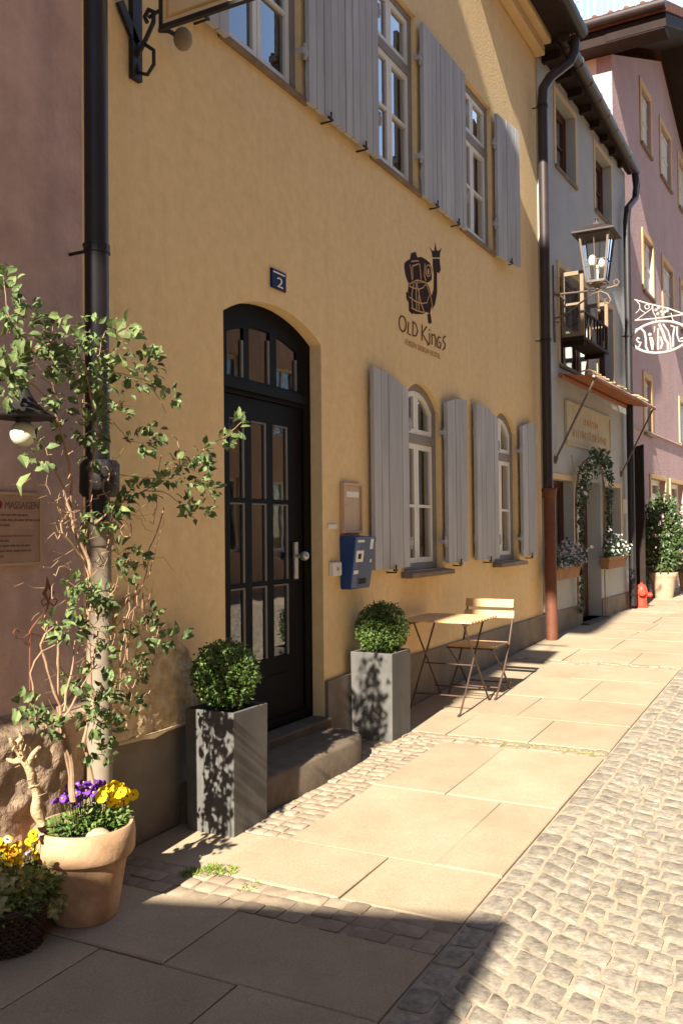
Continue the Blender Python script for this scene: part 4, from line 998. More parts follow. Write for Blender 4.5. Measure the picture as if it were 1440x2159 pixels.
for P in paths:
    y = BC.y-.02+R(-.07, .03); pts = [onY(a, b, y) for a, b in P]; m.tube(pts, .002, 5)
    for i in range(len(pts)-1):
        for _ in range(18):
            p = pts[i].lerp(pts[i+1], R(0, 1))+Vector((R(-.03, .03), R(-.04, .03), R(-.02, .02)))
            if p.z < g(p.x)+.01: p.z = g(p.x)+.01
            ivy_leaf(p, (R(-.7, .7), R(-.6, .2), R(-1, .1)), (-.5+R(-.5, .5), -.6+R(-.4, .4), .5+R(-.3, .3)), R(.03, .05))
m.build('stems', BARK, t); ml.build('leaves', IVYL, t, recalc=False)

# ------------------------------------------------------------------ folding table and chair
TX0, TX1, TY0, TY1, TZ = 6.47, 7.08, -.62, -.03, -.69
gt = g(6.8)
t = thing('folding_table', 'small folding bistro table with a slatted wooden top and thin brown steel legs', 'table', (6.78, -.32, gt))
m = MB(); n = 9; w = (TX1-TX0)/n
for i in range(n): m.box(TX0+i*w+.008, TX0+(i+1)*w-.008, TY0, TY1, TZ-.018, TZ)
tp = m.build('tabletop', WOODY, t, bevel=.004)
m = MB(); m.box(TX0+.03, TX1-.03, TY0+.06, TY0+.085, TZ-.040, TZ-.0185); m.build('rail', STEELB, t, bevel=.003); m = MB(); m.box(TX0+.03, TX1-.03, TY1-.085, TY1-.06, TZ-.040, TZ-.0185); m.build('rail', STEELB, t, bevel=.003)
for y in (TY0+.09, TY1-.09):
    for sg in (0, 1):
        xa, xb = (TX0+.06, TX1-.01) if sg == 0 else (TX1-.06, TX0+.01); yy = y+(.008 if sg else -.008)
        m = MB(); m.tube([(xa, yy, TZ-.03), (xb, yy, g(xb)+.02), (xb+(.05 if xb > xa else -.05), yy, g(xb)+.008)], .008, 8); m.build('leg', STEELB, t, smooth=True)
xm = (TX0+TX1)/2
for xx, zz in ((xm, (TZ+gt)/2-.02), (TX0+.11, gt+.12), (TX1-.11, gt+.12)): MB().tube([(xx, TY0+.085, zz), (xx, TY1-.085, zz)], .006, 8).build('stretcher', STEELB, t, smooth=True)
CY0, CY1, CS = -.58, -.17, -.955
gc = g(7.35)
t = thing('folding_chair', 'folding bistro chair with two pale wooden back slats facing the small table', 'chair', (7.35, -.37, gc))
m = MB(); n = 6
for i in range(n): x = 7.10+i*.068; m.box(x, x+.052, CY0+.01, CY1-.01, CS-.014, CS+.004)
m.build('seat', WOODY, t, bevel=.004)
m = MB(); m.hexa([(7.585, CY0-.012, -.672), (7.6, CY0-.012, -.672), (7.6, CY1+.012, -.672), (7.585, CY1+.012, -.672), (7.60, CY0-.012, -.602), (7.615, CY0-.012, -.602), (7.615, CY1+.012, -.602), (7.60, CY1+.012, -.602)]); m.build('back_slat', WOODY, t, bevel=.005)
m = MB(); m.hexa([(7.565, CY0-.02, -.762), (7.58, CY0-.02, -.762), (7.58, CY1+.02, -.762), (7.565, CY1+.02, -.762), (7.58, CY0-.02, -.698), (7.595, CY0-.02, -.698), (7.595, CY1+.02, -.698), (7.58, CY1+.02, -.698)]); m.build('back_slat', WOODY, t, bevel=.005)
for y in (CY0, CY1):
    m = MB(); m.tube([(7.618, y, -.63), (7.58, y, -.80), (7.5, y, CS), (7.36, y, CS-.2), (7.14, y, g(7.14)+.015), (7.10, y, g(7.1)+.008)], .009, 8); m.build('long_leg', STEELB, t, smooth=True)
    yi = y+(.02 if y == CY0 else -.02)
    m = MB(); m.tube([(7.1, yi, CS-.02), (7.36, yi, CS-.2), (7.55, yi, g(7.55)+.012), (7.6, yi, g(7.6)+.008)], .009, 8); m.build('short_leg', STEELB, t, smooth=True)
for p_, q_ in (((7.1, CY0, CS-.018), (7.1, CY1, CS-.018)), ((7.5, CY0, CS-.018), (7.5, CY1, CS-.018)), ((7.19, CY0, gc+.08), (7.19, CY1, gc+.08)), ((7.53, CY0, gc+.07), (7.53, CY1, gc+.07)), ((7.1, CY0+.01, CS-.018), (7.5, CY0+.01, CS-.018)), ((7.1, CY1-.01, CS-.018), (7.5, CY1-.01, CS-.018))):
    MB().tube([p_, q_], .0065, 8).build('stretcher', STEELB, t, smooth=True)
# ------------------------------------------------------------------ grey house
GH = thing('grey_house', 'pale grey plastered house with brown windows between the yellow and pink houses', 'house', tuple(FG.w(2.2, 0, -1.3)))
def gp(px, py, d=0): return FG.at(px, py, d)
L_ = gp(1325, 900)[0]; GE = gp(1338, 338, -.12)[0]
print('L', L_)
sA0, zA1 = gp(1168, 135); zA1 = min(zA1, 5.5); sA1, _ = gp(1210, 225); _, zA0 = gp(1170, 345)
sB0, zB1 = gp(1252, 282); sB1, _ = gp(1286, 350)
sC0, zC1 = gp(1177, 562); _, zC0 = gp(1178, 765); sC1, _ = gp(1238, 760)
sD0, zD1 = gp(1258, 648); sD1, _ = gp(1290, 668); _, zD0 = gp(1264, 806)
sE0, zE1 = gp(1160, 1008); sE1, _ = gp(1206, 1010); _, zE0 = gp(1180, 1195)
sF0, zF1 = gp(1272, 1028); sF1, _ = gp(1306, 1030); _, zF0 = gp(1290, 1168)
sG0, zG1 = gp(1221, 1012); sG1, _ = gp(1264, 1015)
print('grey', [round(v, 2) for v in (sA0, sA1, zA0, zA1, sB0, sB1, zB1, sC0, sC1, zC0, zC1, sD0, sD1, zD0, zD1, sE0, sE1, zE0, zE1, sF0, sF1, zF0, zF1, sG0, sG1, zG1)])
sE0 = max(sE0, .12)
HA = [(sA0, sA1, zA0, zA1), (sB0, sB1, zA0, zA1), (sC0, sC1, zC0, zC1), (sD0, sD1, zC0, zC1), (sE0, sE1, zE0, zE1), (sF0, sF1, zE0, zE1)]
zth = -1.24
outer = [(-.02, -1.7), (L_, -1.7), (L_, 5.7), (-.02, 5.7)]
shell(FG, outer, [rect(a, b, c, d) for a, b, c, d in HA]+[rect(sG0, sG1, zth, zG1)], -.02, L_, 5.7, 7, GH, GREYW, th=.22)
m = MB(FG.M); m.box(.2, L_-.2, .3, 6.8, 2.0, 2.15); m.box(.2, L_-.2, .3, 6.8, -1.5, -1.26); m.box(.2, L_-.2, 2.2, 2.3, -1.25, 5.7); m.build('inner_floor', INT, GH)
for i, (a, b, c, d) in enumerate(HA):
    window(FG, GH, (a, b, c, d, 0), .12, BROWNW, BROWNW, fw=.045, sash=.05, sill=(.04, .03, .05), curtain=None, pane_bars_z=((c+d)/2,) if i < 4 else ())
    m = MB(FG.M); e = .07
    m.prism(rect(a-e, b+e, c-.005, d+e), -.012, -.001, [rect(a+.001, b-.001, c-.006, d-.001)] if False else [rect(a+.001, b-.001, c+.001, d-.001)]); m.build('window_surround', CREAMT, GH)
m = MB(FG.M)
for a, b in ((-.02, sG0), (sG1, L_)): MB(FG.M).prism(rect(a, b, -1.65, -1.0), -.018, -.001).build('plinth', PLIN, GH, bevel=.004)
m = MB(FG.M); m.prism(rect(sG0+.002, sG1-.002, zth, zG1-.002), .19, .24, [rect(sG0+.12, sG1-.12, -.4, zG1-.15)]); m.prism(rect(sG0+.1, sG1-.1, zG1-.6, zG1-.57), .18, .19)
dd = m.build('door', BROWNW, GH, bevel=.004)
m = MB(FG.M); m.add([(sG0+.1, .215, -.42), (sG1-.1, .215, -.42), (sG1-.1, .215, zG1-.13), (sG0+.1, .215, zG1-.13)], [(0, 1, 2, 3)]); m.build('door_glass', GLASS, dd, recalc=False)
m = MB(FG.M); m.box(sG0-.05, sG1+.05, -.12, .2, -1.6, zth); m.build('doorstep', STEP, GH, bevel=.01)
# roof, soffit, gutter
ZE = 5.80
D0, D1 = -.30, -.10
def dg(s): return D0+(D1-D0)*s/GE
m = MB(FG.M); m.hexa([(-.02, D0+.05, ZE-.06), (GE, D1+.02, ZE-.06), (GE, 0, ZE-.06), (-.02, 0, ZE-.06), (-.02, D0+.05, ZE-.02), (GE, D1+.02, ZE-.02), (GE, 0, ZE-.02), (-.02, 0, ZE-.02)])
for k in range(8): s = .15+k*.53; m.box(s, s+.08, dg(s)+.06, -.002, ZE-.16, ZE-.061)
m.build('soffit', SOFF, GH)
m = MB(FG.M); m.hexa([(-.02, D0, ZE), (GE+.06, D1, ZE), (GE+.06, 3.5, ZE+2.6), (-.02, 3.5, ZE+2.6), (-.02, D0, ZE+.07), (GE+.06, D1, ZE+.07), (GE+.06, 3.5, ZE+2.68), (-.02, 3.5, ZE+2.68)])
m.hexa([(-.02, 3.5, ZE+2.6), (GE+.06, 3.5, ZE+2.6), (GE+.06, 7.1, ZE), (-.02, 7.1, ZE), (-.02, 3.5, ZE+2.68), (GE+.06, 3.5, ZE+2.68), (GE+.06, 7.1, ZE+.08), (-.02, 7.1, ZE+.08)]); m.build('roof', TILE, GH)
m = MB(FG.M); m.tube([(-.05, D0-.03, ZE-.02), (GE, D1-.03, ZE-.03)], .075, 14)
for k in range(8): s = .1+k*.53; m.tube([(s, dg(s)-.03, ZE-.022), (s+.025, dg(s)-.03, ZE-.022)], .081, 14)
m.build('gutter', COPR, GH, smooth=True)
def gw(px, py, d): s, z = gp(px, py, d); return FG.w(s, d, z)
sP, _ = gp(1324, 700, -.1)
pts = [FG.w(GE-.06, D1-.03, ZE-.09), FG.w(GE-.06, D1-.05, ZE-.3), FG.w(GE-.08, D1-.03, ZE-.5), FG.w(sP, -.12, ZE-.8), FG.w(sP, -.1, ZE-1.0), FG.w(sP, -.1, -1.2)]
pipe('drainpipe', 'dark drainpipe at the far end of the grey house beside the pink house', pts, .055, DCOP, [(3.0, pts[-1].x, pts[-1].y, .062)])

# awning
ax0, za = gp(1181, 788, -.05); ax1, _ = gp(1345, 865, -.4); bl, zb = gp(1240, 797, -.42)
ax1 = L_-.2
t = thing('awning', 'narrow terracotta awning folded out over the door of the grey house', 'awning', tuple(FG.w((ax0+ax1)/2, 0, 1.8)))
zr_ = 1.90; zf = 1.86
m = MB(FG.M); m.tube([(ax0, -.05, zr_), (ax1, -.05, zr_)], .032, 12); m.build('roller', AWN, t, smooth=True)
m = MB(FG.M); nn = 40; vs = []; fs = []
for i in range(nn+1):
    s = ax0+.05+(ax1-ax0-.1)*i/nn; wv = .012*math.sin(i*2.2)+.01*math.sin(i*.7)
    vs += [(s, -.06, zr_+.03), (s, -.25, zr_-.01+wv), (s, -.45, zf+.012), (s, -.472, zf-.01), (s, -.468, zf-.045+wv*.5)]
for i in range(nn):
    for j in range(4): fs.append((i*5+j, i*5+5+j, i*5+6+j, i*5+1+j))
m.add(vs, fs).build('fabric', AWN, t, smooth=True, recalc=False)
m = MB(FG.M)
for k in range(14): s = bl+.1+(ax1-bl-.4)*k/14+R(-.05, .05); m.tube([(s, -.3, zr_+.03), (s+.12, -.36, zr_+R(.03, .07)), (s+.2, -.42, zr_+.035)], .012, 6)
m.build('sunlit_cloth', CORN, t, smooth=True)  # cream colour stands for sun on the terracotta folds
m = MB(FG.M); m.tube([(ax0+.03, -.45, zf), (ax1-.03, -.45, zf)], .018, 10); m.build('front_bar', WIRON, t, smooth=True)
for px_, py_, top in ((1172, 970, ax0+.12), (1310, 1000, ax1-.1)):
    s, z = gp(px_, py_, -.02); m = MB(FG.M); m.tube([(s, -.01, z), (top, -.45, zf)], .014, 8); m.tube([(s, -.001, z-.04), (s, -.03, z+.04)], .025, 8)
    m.build('arm', LIRON, t, smooth=True)
# painted sign panel with faded black-letter strokes
s0, z1a = gp(1190, 848); s1, _ = gp(1281, 890); _, z0a = gp(1192, 932)
t = thing('name_board', 'faded cream name board with illegible brown lettering above the rose covered doorway', 'sign', tuple(FG.w((s0+s1)/2, 0, z0a)))
m = MB(FG.M); m.box(s0, s1, -.02, -.001, z0a, z1a); m.build('panel', BOARD, t)
m = MB(FG.M); m.prism(rect(s0-.03, s1+.03, z0a-.03, z1a+.03), -.035, -.001, [rect(s0+.004, s1-.004, z0a+.004, z1a-.004)]); m.build('frame', BOARD, t, bevel=.004)
m = MB(FG.M); rd = random.Random(4)
def strokes(a, b, z, h):
    s = a
    while s < b:
        w = rd.choice((.03, .045)); m.box(s, s+.022, -.022, -.0203, z, z+h*rd.uniform(.8, 1.15))
        if rd.random() < .6: m.bar((s+.02, -.021, z+h*rd.uniform(.6, .9)), (s+.05, -.021, z+h*rd.uniform(.1, .9)), .0014, .016, (0, 0, 1))
        s += .06+w*.6
hh = z1a-z0a
strokes(s0+(s1-s0)*.36, s0+(s1-s0)*.68, z0a+hh*.56, hh*.2); strokes(s0+(s1-s0)*.12, s0+(s1-s0)*.92, z0a+hh*.18, hh*.24)
m.build('lettering', LOGOS, t)
# climbing rose round the doorway
t = thing('climbing_rose', 'leafy climbing rose trained in an arch round the doorway of the grey house', 'climbing plant', tuple(FG.w(sG0-.05, -.05, g(12.7))))
ms_ = MB(FG.M); ml = MB(FG.M); mf = MB(FG.M)
gpath = [(1222,1295),(1221,1240),(1221,1190),(1218,1140),(1217,1100),(1217,1060),(1218,1030),(1222,1000),(1231,976),(1246,964),(1258,965),(1266,980),(1273,1005),(1277,1040),(1277,1080),(1277,1120),(1274,1160),(1277,1190)]
wd = [.02,.03,.03,.04,.05,.07,.10,.14,.15,.15,.13,.11,.09,.07,.06,.06,.06,.04]
gpts = [(*gp(a, b, -.07),) for a, b in gpath]
ms_.tube([(s, -.05, z) for s, z in gpts], .014, 6); s_, z_ = gp(1276, 1295, -.05); ms_.tube([(s_, -.05, g(13.5)), (s_-.02, -.05, gpts[-1][1])], .008, 6)
s_, z_ = gp(1214, 1000, -.05); ms_.tube([(s_+.1, -.05, z_-.02), (s_-.1, -.06, z_+.03), (s_-.3, -.08, z_+.22)], .008, 5)
for i in range(len(gpts)-1):
    for _ in range(int(26+wd[i]*320)):
        f = R(0, 1); w = wd[i]+(wd[i+1]-wd[i])*f
        s = gpts[i][0]+(gpts[i+1][0]-gpts[i][0])*f+R(-w, w)*1.1; z = gpts[i][1]+(gpts[i+1][1]-gpts[i][1])*f+R(-.05, .05)+R(-w, w)*.6
        d = -.05-abs(R(0, w*1.2))-.01
        ml.leaf((s, d, z), (R(-1, 1), R(-1, .1), R(-.9, .5)), (R(-.6, .2), -.5+R(-.5, .5), .8), R(.05, .09), R(.03, .05), .2, .2)
for px_, py_ in ((1228,1037),(1284,1118),(1241,975),(1238,1160)):
    s, z = gp(px_, py_, -.2)
    for _ in range(3): mf.leaf((s+R(-.03, .03), -.2+R(-.05, .03), z+R(-.03, .03)), (R(-1, 1), R(-1, 0), R(-.5, 1)), (-.5, -.5, .6), .05, .05, .2, .1)
ms_.build('stems', BARK, t); ml.build('leaves', SHRUBL, t, recalc=False); mf.build('blossom', PETW, t, recalc=False)
# window boxes
def window_box(s0, s1, zt, label, n, sd):
    rd = random.Random(sd); t = thing('window_box', label, 'window box', tuple(FG.w((s0+s1)/2, -.1, zt-.16)), 'window boxes on the grey house')
    m = MB(FG.M); m.hexa([(s0+.02, -.14, zt-.16), (s1-.02, -.14, zt-.16), (s1-.02, -.03, zt-.16), (s0+.02, -.03, zt-.16), (s0, -.165, zt), (s1, -.165, zt), (s1, -.02, zt), (s0, -.02, zt)]); m.box(s0-.012, s1+.012, -.178, -.018, zt-.035, zt+.005); m.build('trough', BOXM, t, bevel=.006)
    ml = MB(FG.M); mf = MB(FG.M)
    for _ in range(n):
        s = rd.uniform(s0-.06, s1+.06); h = rd.uniform(-.04, .34)*(1-abs((s-(s0+s1)/2)/(s1-s0))*.8); d = -.09-rd.uniform(-.06, .12)*(1 if h < .2 else .5)
        ml.leaf((s, d, zt+h), (rd.uniform(-1, 1), rd.uniform(-1, .2), rd.uniform(-.6, .8)), (-.4, -.4, .8), rd.uniform(.04, .06), rd.uniform(.02, .035), .2, .2)
        if rd.random() < .26:
            for _ in range(4): mf.leaf((s+rd.uniform(-.02, .02), d-.03, zt+h+.02), (rd.uniform(-1, 1), rd.uniform(-1, 0), rd.uniform(-.6, 1)), (-.6, -.5, .6), .027, .027, .15, .1)
    ml.build('leaves', SHRUBL, t, recalc=False); mf.build('blossom', PETL if sd == 3 else PETW, t, recalc=False); return t
a0, zt = gp(1174, 1196, -.16); a1, _ = gp(1224, 1190, -.16)
window_box(a0, a1, zt, 'window box of white and lilac flowers left of the rose covered doorway', 330, 3)
a0, zt2 = gp(1285, 1176, -.16); a1, _ = gp(1320, 1172, -.16)
window_box(a0, a1, zt2, 'smaller window box of white flowers right of the rose covered doorway', 240, 5)
# slim white wall plate
s, z1 = gp(1318, 1052, -.04); _, z0 = gp(1319, 1082, -.04)
m = MB(FG.M); m.box(s-.03, s+.045, -.05, -.001, z0, z1); tag(m.build('wall_plate', PAPER, bevel=.004), 'slim bright white plate on the grey wall right of the doorway', 'plate')
# opened casements with a little rail at the middle window
t = thing('window_balcony', 'small wooden window balcony with open casement frames on the grey house', 'balcony', tuple(FG.w((sC0+sC1)/2, 0, 2.35)))
zt, zb = 3.22, 2.40; c0, c1 = sC0+.02, sC1-.02; D = -.30
m = MB(FG.M); m.box(c0, c1, D, -.001, zb-.04, zb); m.box(c0+.1, c0+.15, D+.03, -.002, zb-.10, zb-.041); m.box(c1-.15, c1-.1, D+.03, -.002, zb-.10, zb-.041); m.build('shelf', SOFF, t, bevel=.004)
for cs, lb in ((c0+.01, 1), (c1-.04, 2)):
    m = MB(FG.M); zz = zt if lb == 1 else zt-.15
    m.box(cs, cs+.035, D, D+.045, zb+.002, zz); m.box(cs, cs+.035, -.06, -.015, zb+.002, zz); m.box(cs, cs+.035, D+.046, -.061, zz-.05, zz); m.box(cs, cs+.035, D+.046, -.061, zb+.002, zb+.05); m.box(cs, cs+.035, D+.046, -.061, (zz+zb)/2-.015, (zz+zb)/2+.015)
    w = m.build('open_casement', GWOOD, t, bevel=.003); m = MB(FG.M); m.add([(cs+.018, D+.04, zb+.05), (cs+.018, -.05, zb+.05), (cs+.018, -.05, zz-.04), (cs+.018, D+.04, zz-.04)], [(0, 1, 2, 3)]); m.build('pane', GLASS, w, recalc=False)
m = MB(FG.M); m.box(c0+.05, c1-.045, D, D+.03, zb+.30, zb+.33)
for k in range(8): s = c0+.10+(c1-c0-.2)*k/7; m.box(s, s+.022, D+.004, D+.026, zb+.001, zb+.299)
m.build('railing', SOFF, t, bevel=.002)

# ------------------------------------------------------------------ wall lantern
LX = 11.10; fy = FG.I @ Vector((LX, 0, 0)); LYw = FG.w(fy.x, 0, 0).y
t = thing('wall_lantern', 'old four sided street lantern with hipped metal roof on a scrolled iron bracket', 'street lamp', (LX, LYw, 2.4))
ly = onX(1258, 540, LX).y
zbar = onX(1230, 622, LX).z
m = MB()
def pp_(px_, py_): return onX(px_, py_, LX)
def zy(P, r, n=8): m.tube([pp_(a, b) for a, b in P], r, n)
m.box(LX-.025, LX+.025, LYw-.02, LYw-.001, 2.30, 3.25)
zy([(1162, 622), (1172, 621), (1210, 617), (1262, 611), (1290, 605), (1301, 601)], .014)
zy([(1290, 605), (1300, 603), (1305, 595), (1300, 589), (1293, 593), (1295, 600)], .011)
zy([(1165, 672), (1180, 668), (1205, 652), (1230, 634), (1250, 619), (1266, 614), (1280, 620), (1287, 632), (1282, 641), (1274, 638), (1275, 631), (1279, 630)], .011)
zy([(1172, 623), (1183, 625), (1192, 636), (1190, 646), (1186, 650)], .010); zy([(1168, 660), (1164, 668), (1168, 678), (1178, 680)], .009); zy([(1166, 590), (1163, 600), (1167, 612), (1170, 621)], .009)
zy([(1261, 613), (1262, 640), (1262, 650)], .007); m.ball(pp_(1262, 655), .022, 10, 8)
m.build('bracket', LIRON, t, smooth=True)
zT = onX(1258, 498, LX).z; zB = onX(1258, 596, LX).z; zK = onX(1258, 476, LX).z; zF = onX(1258, 463, LX).z
rt, rb = .24, .15; cx, cy = LX, ly
def hexr(r, z, off=0): return [(cx+r*math.cos(k*math.pi/2+off+math.pi/4), cy+r*math.sin(k*math.pi/2+off+math.pi/4), z) for k in range(4)]
m = MB(); e = .355
a = hexr(e, zT); b = hexr(e*1.0, zT+.022); c = hexr(.06, zK+.01); d_ = hexr(.045, zK+.04)
m.add(a+b+c+d_, [(3, 2, 1, 0), (12, 13, 14, 15)]+[(L*4+k, L*4+(k+1) % 4, L*4+4+(k+1) % 4, L*4+4+k) for L in range(3) for k in range(4)])
m.tube([(cx, cy, zK+.03), (cx, cy, zF)], [.02, .012], 8); m.ball((cx, cy, zF+.012), .02, 10, 8); m.build('roof', COPR, t, bevel=.004)
m = MB(); T = hexr(rt, zT-.002); B = hexr(rb, zB)
for k in range(4):
    m.bar(T[k], B[k], .022, .022, (1, 0, 0)); m.bar(T[k], T[(k+1) % 4], .02, .02); m.bar(B[k], B[(k+1) % 4], .026, .026)
    q0, q1 = (Vector(T[k])*.45+Vector(B[k])*.55), (Vector(T[(k+1) % 4])*.45+Vector(B[(k+1) % 4])*.55); m.bar(q0, q1, .007, .007)
    m.bar((Vector(T[k])+Vector(T[(k+1) % 4]))/2, (Vector(B[k])+Vector(B[(k+1) % 4]))/2, .007, .007, (1, 0, 0))
m.lathe([(.0, 0), (.07, 0), (.10, -.02), (.06, -.035), (.03, -.05), (.03, -.08), (0, -.08)], (cx, cy, zB-.005), 16)
m.build('cage', LIRON, t)
m = MB(); I1 = hexr(rt-.006, zT-.01); I0 = hexr(rb-.004, zB+.01); m.add(I1+I0, [(k, (k+1) % 4, 4+(k+1) % 4, 4+k) for k in range(4)]); m.build('glass', LGLASS, t, recalc=False)
m = MB(); zc = (zT+zB)/2-.05; m.ball((cx-.03, cy+.05, zc+.03), .05, 12, 10, 1.5); m.ball((cx+.02, cy-.05, zc), .04, 12, 10, 1.5); m.tube([(cx, cy, zB), (cx, cy, zc-.02)], .015, 8); m.build('bulb', BULB, t, smooth=True)

# ------------------------------------------------------------------ pink house
PH_ = thing('pink_house', 'tall dusty pink gabled house with ochre window surrounds at the end of the row', 'house', tuple(FP.w(4, 0, -1.25)))
def pk(px, py, d=0): return FP.at(px, py, d)
PW = []
def addw(l, t_, r_, b_): s0, z1 = pk(*l) if False else pk(l, t_); s1, _ = pk(r_, t_); _, z0 = pk((l+r_)/2, b_); return [s0, s1, z0, z1]
wl = []
sa = [pk(1349, 200)[0], pk(1368, 200)[0]]; sb = [pk(1389, 200)[0], pk(1409, 200)[0]]; sc_ = [pk(1426, 200)[0], pk(1441, 200)[0]]
zt1 = pk(1358, 195)[1]; zb1 = pk(1358, 310)[1]; zt2 = pk(1358, 500)[1]; zb2 = pk(1358, 612)[1]; zt3 = pk(1364, 800)[1]; zb3 = pk(1364, 912)[1]
print('pink', [round(v, 2) for v in sa+sb+sc_+[zt1, zb1, zt2, zb2, zt3, zb3]])
cols = [sa, sb, sc_]
for c in cols:
    for zz in ((zb1, zt1), (zb2, zt2)): wl.append((c[0], c[1], *zz))
wl += [(pk(1357, 850)[0], pk(1371, 850)[0], zb3, zt3), (pk(1431, 850)[0], pk(1448, 850)[0], pk(1436, 935)[1], pk(1436, 850)[1])]
shopz = (pk(1390, 1180)[1], pk(1390, 1012)[1])
shop = [(pk(1371, 1100)[0], pk(1402, 1100)[0], *shopz), (pk(1413, 1100)[0], pk(1440, 1100)[0], *shopz)]
ds0, ds1 = .1, .95; dz1 = 1.0
holes = [rect(*w) for w in wl]+[rect(*w) for w in shop]+[arch(ds0, ds1, -1.24, dz1, .2)]
LP = 8.6
outer = [(0, -1.6), (LP, -1.6), (LP, 7.8), (LP/2, 9.6), (0, 7.8)]
m = MB(FP.M); m.prism(outer, 0, .25, holes); m.box(LP-.2, LP, .25, 9, -1.6, 7.8); m.box(0, LP, 8.8, 9, -1.6, 7.8); m.build('wall', PINK, PH_)
m = MB(FP.M); m.box(0, .2, .251, 8.8, -1.6, 7.8); m.build('end_wall', PINKSUN, PH_)
m = MB(FP.M); m.box(.2, LP-.2, .3, 8.8, 1.9, 2.0); m.box(.2, LP-.2, .3, 8.8, 4.6, 4.7); m.box(.2, LP-.2, 2.5, 2.6, -1.2, 9); m.build('inner_floor', INT, PH_)
PANEL = mat('pale shutter paint', rgb(206, 200, 186), .8, .06, 6, .1, 40)
for i, (a, b, c, d) in enumerate(wl+shop):
    isShop = i >= len(wl)
    window(FP, PH_, (a, b, c, d, 0), .1, WHITE, WHITE, fw=.05, sash=.045, transom=None if not isShop else d-.35, mull=(.5,), pane_bars_z=() if isShop else (c+(d-c)*.36, c+(d-c)*.68), sill=(.06, .05, .07), curtain=(CURT, 0, 1, c, d))
    m = MB(FP.M); e = .11 if not isShop else .08; m.prism(rect(a-e, b+e, c-.02, d+e), -.025, -.001, [rect(a+.001, b-.001, c+.001, d-.001)]); m.build('window_surround', TANT, PH_, bevel=.004)
    if not isShop:
        m = MB(FP.M); mid = (a+b)/2
        for p_, q_ in ((a+.012, mid-.006), (mid+.006, b-.012)):
            m.box(p_, q_, .055, .085, c+.012, d-.012)
            for zz in (c+.1, (c+d)/2, d-.1): m.box(p_+.04, q_-.04, .04, .0545, zz-.035, zz+.035)
        m.build('window_shutter', PANEL, PH_, bevel=.003)
m = MB(FP.M); e = .13; m.prism(arch(ds0-e, ds1+e, -1.25, dz1, .27), -.02, -.001, [arch(ds0+.001, ds1-.001, -1.24, dz1, .2)]); m.build('door_surround', TANT, PH_)
m = MB(FP.M); m.box(ds0, ds1, .2, .24, -1.24, dz1+.2); m.build('door', BROWNW, PH_)
m = MB(FP.M); A_ = arch(-.36, .04, -1.22, dz1+.12, .0)
m.M = FP.M @ Matrix.Translation((.03, 0, 0)) @ Matrix.Rotation(rad(90), 4, 'Z')
m.prism([(-.40, -1.22), (-.01, -1.22), (-.01, dz1+.05), (-.2, dz1+.30), (-.40, dz1+.35)], -.02, .03); m.build('open_door_leaf', SOFF, PH_, bevel=.004)
m = MB(FP.M); m.tube([(.05, -.02, 1.78), (LP, -.02, 1.78)], .018, 6); m.build('ledge', PINK, PH_)
# gabled roof, ridge running back from the street; eave gutter on the near side
EZ_ = 8.15; OV = .45; FR = -.95
m = MB(FP.M)
for sg in (0, 1):
    s_e = -OV if sg == 0 else LP+OV; s_r = LP/2; ze = EZ_-.12; zr2 = EZ_-.12+(LP/2+OV)*.42
    m.hexa([(s_e, FR, ze), (s_r, FR, zr2), (s_r, 9.3, zr2), (s_e, 9.3, ze), (s_e, FR, ze+.16), (s_r, FR, zr2+.16), (s_r, 9.3, zr2+.16), (s_e, 9.3, ze+.16)])
nt = 40
for k in range(nt):   # rounded tile ends along the eave
    y = FR+.1+k*.25; m.tube([(-OV-.04, y, EZ_+.06), (.6, y, EZ_+.06+.64*.42)], .05, 8)
m.build('roof', TILE, PH_)
m = MB(FP.M); m.box(-OV+.06, -.001, FR+.05, 9, EZ_-.35, EZ_-.125); m.box(.0, LP, FR+.05, -.001, EZ_-.34, EZ_-.13) if False else None
for k in range(6): m.box(-OV+.1, LP*.5, FR+.06+k*.16, FR+.14+k*.16, EZ_-.36, EZ_-.352) if False else None
m.hexa([(-OV+.05, FR+.02, EZ_-.33), (LP/2, FR+.02, EZ_-.33+(LP/2+OV)*.42), (LP/2, -.002, EZ_-.33+(LP/2+OV)*.42), (-OV+.05, -.002, EZ_-.33), (-OV+.05, FR+.02, EZ_-.13), (LP/2, FR+.02, EZ_-.13+(LP/2+OV)*.42), (LP/2, -.002, EZ_-.13+(LP/2+OV)*.42), (-OV+.05, -.002, EZ_-.13)])
m.hexa([(LP/2+.001, FR+.02, EZ_-.33+(LP/2+OV)*.42), (LP+OV-.05, FR+.02, EZ_-.33), (LP+OV-.05, -.002, EZ_-.33), (LP/2+.001, -.002, EZ_-.33+(LP/2+OV)*.42), (LP/2+.001, FR+.02, EZ_-.13+(LP/2+OV)*.42), (LP+OV-.05, FR+.02, EZ_-.13), (LP+OV-.05, -.002, EZ_-.13), (LP/2+.001, -.002, EZ_-.13+(LP/2+OV)*.42)])
m.build('soffit', SOFF, PH_)
m = MB(FP.M); m.tube([(-OV-.07, FR, EZ_-.03), (-OV-.07, 4, EZ_-.03)], .075, 14); m.build('gutter', COPR, PH_, smooth=True)
m = MB(FP.M); z_ = EZ_+.45
for k in range(46): y = FR+.1+k*.11; m.box(-.02, -.005, y, y+.022, EZ_+.25, EZ_+.75)
for zz in (.35, .7): m.tube([(-.012, FR+.05, EZ_+zz), (-.012, 4.2, EZ_+zz)], .012, 6)
m.build('snow_guard', mat('galvanised steel', rgb(190, 192, 196), .6, .05, 10, 0, metal=.3), PH_)

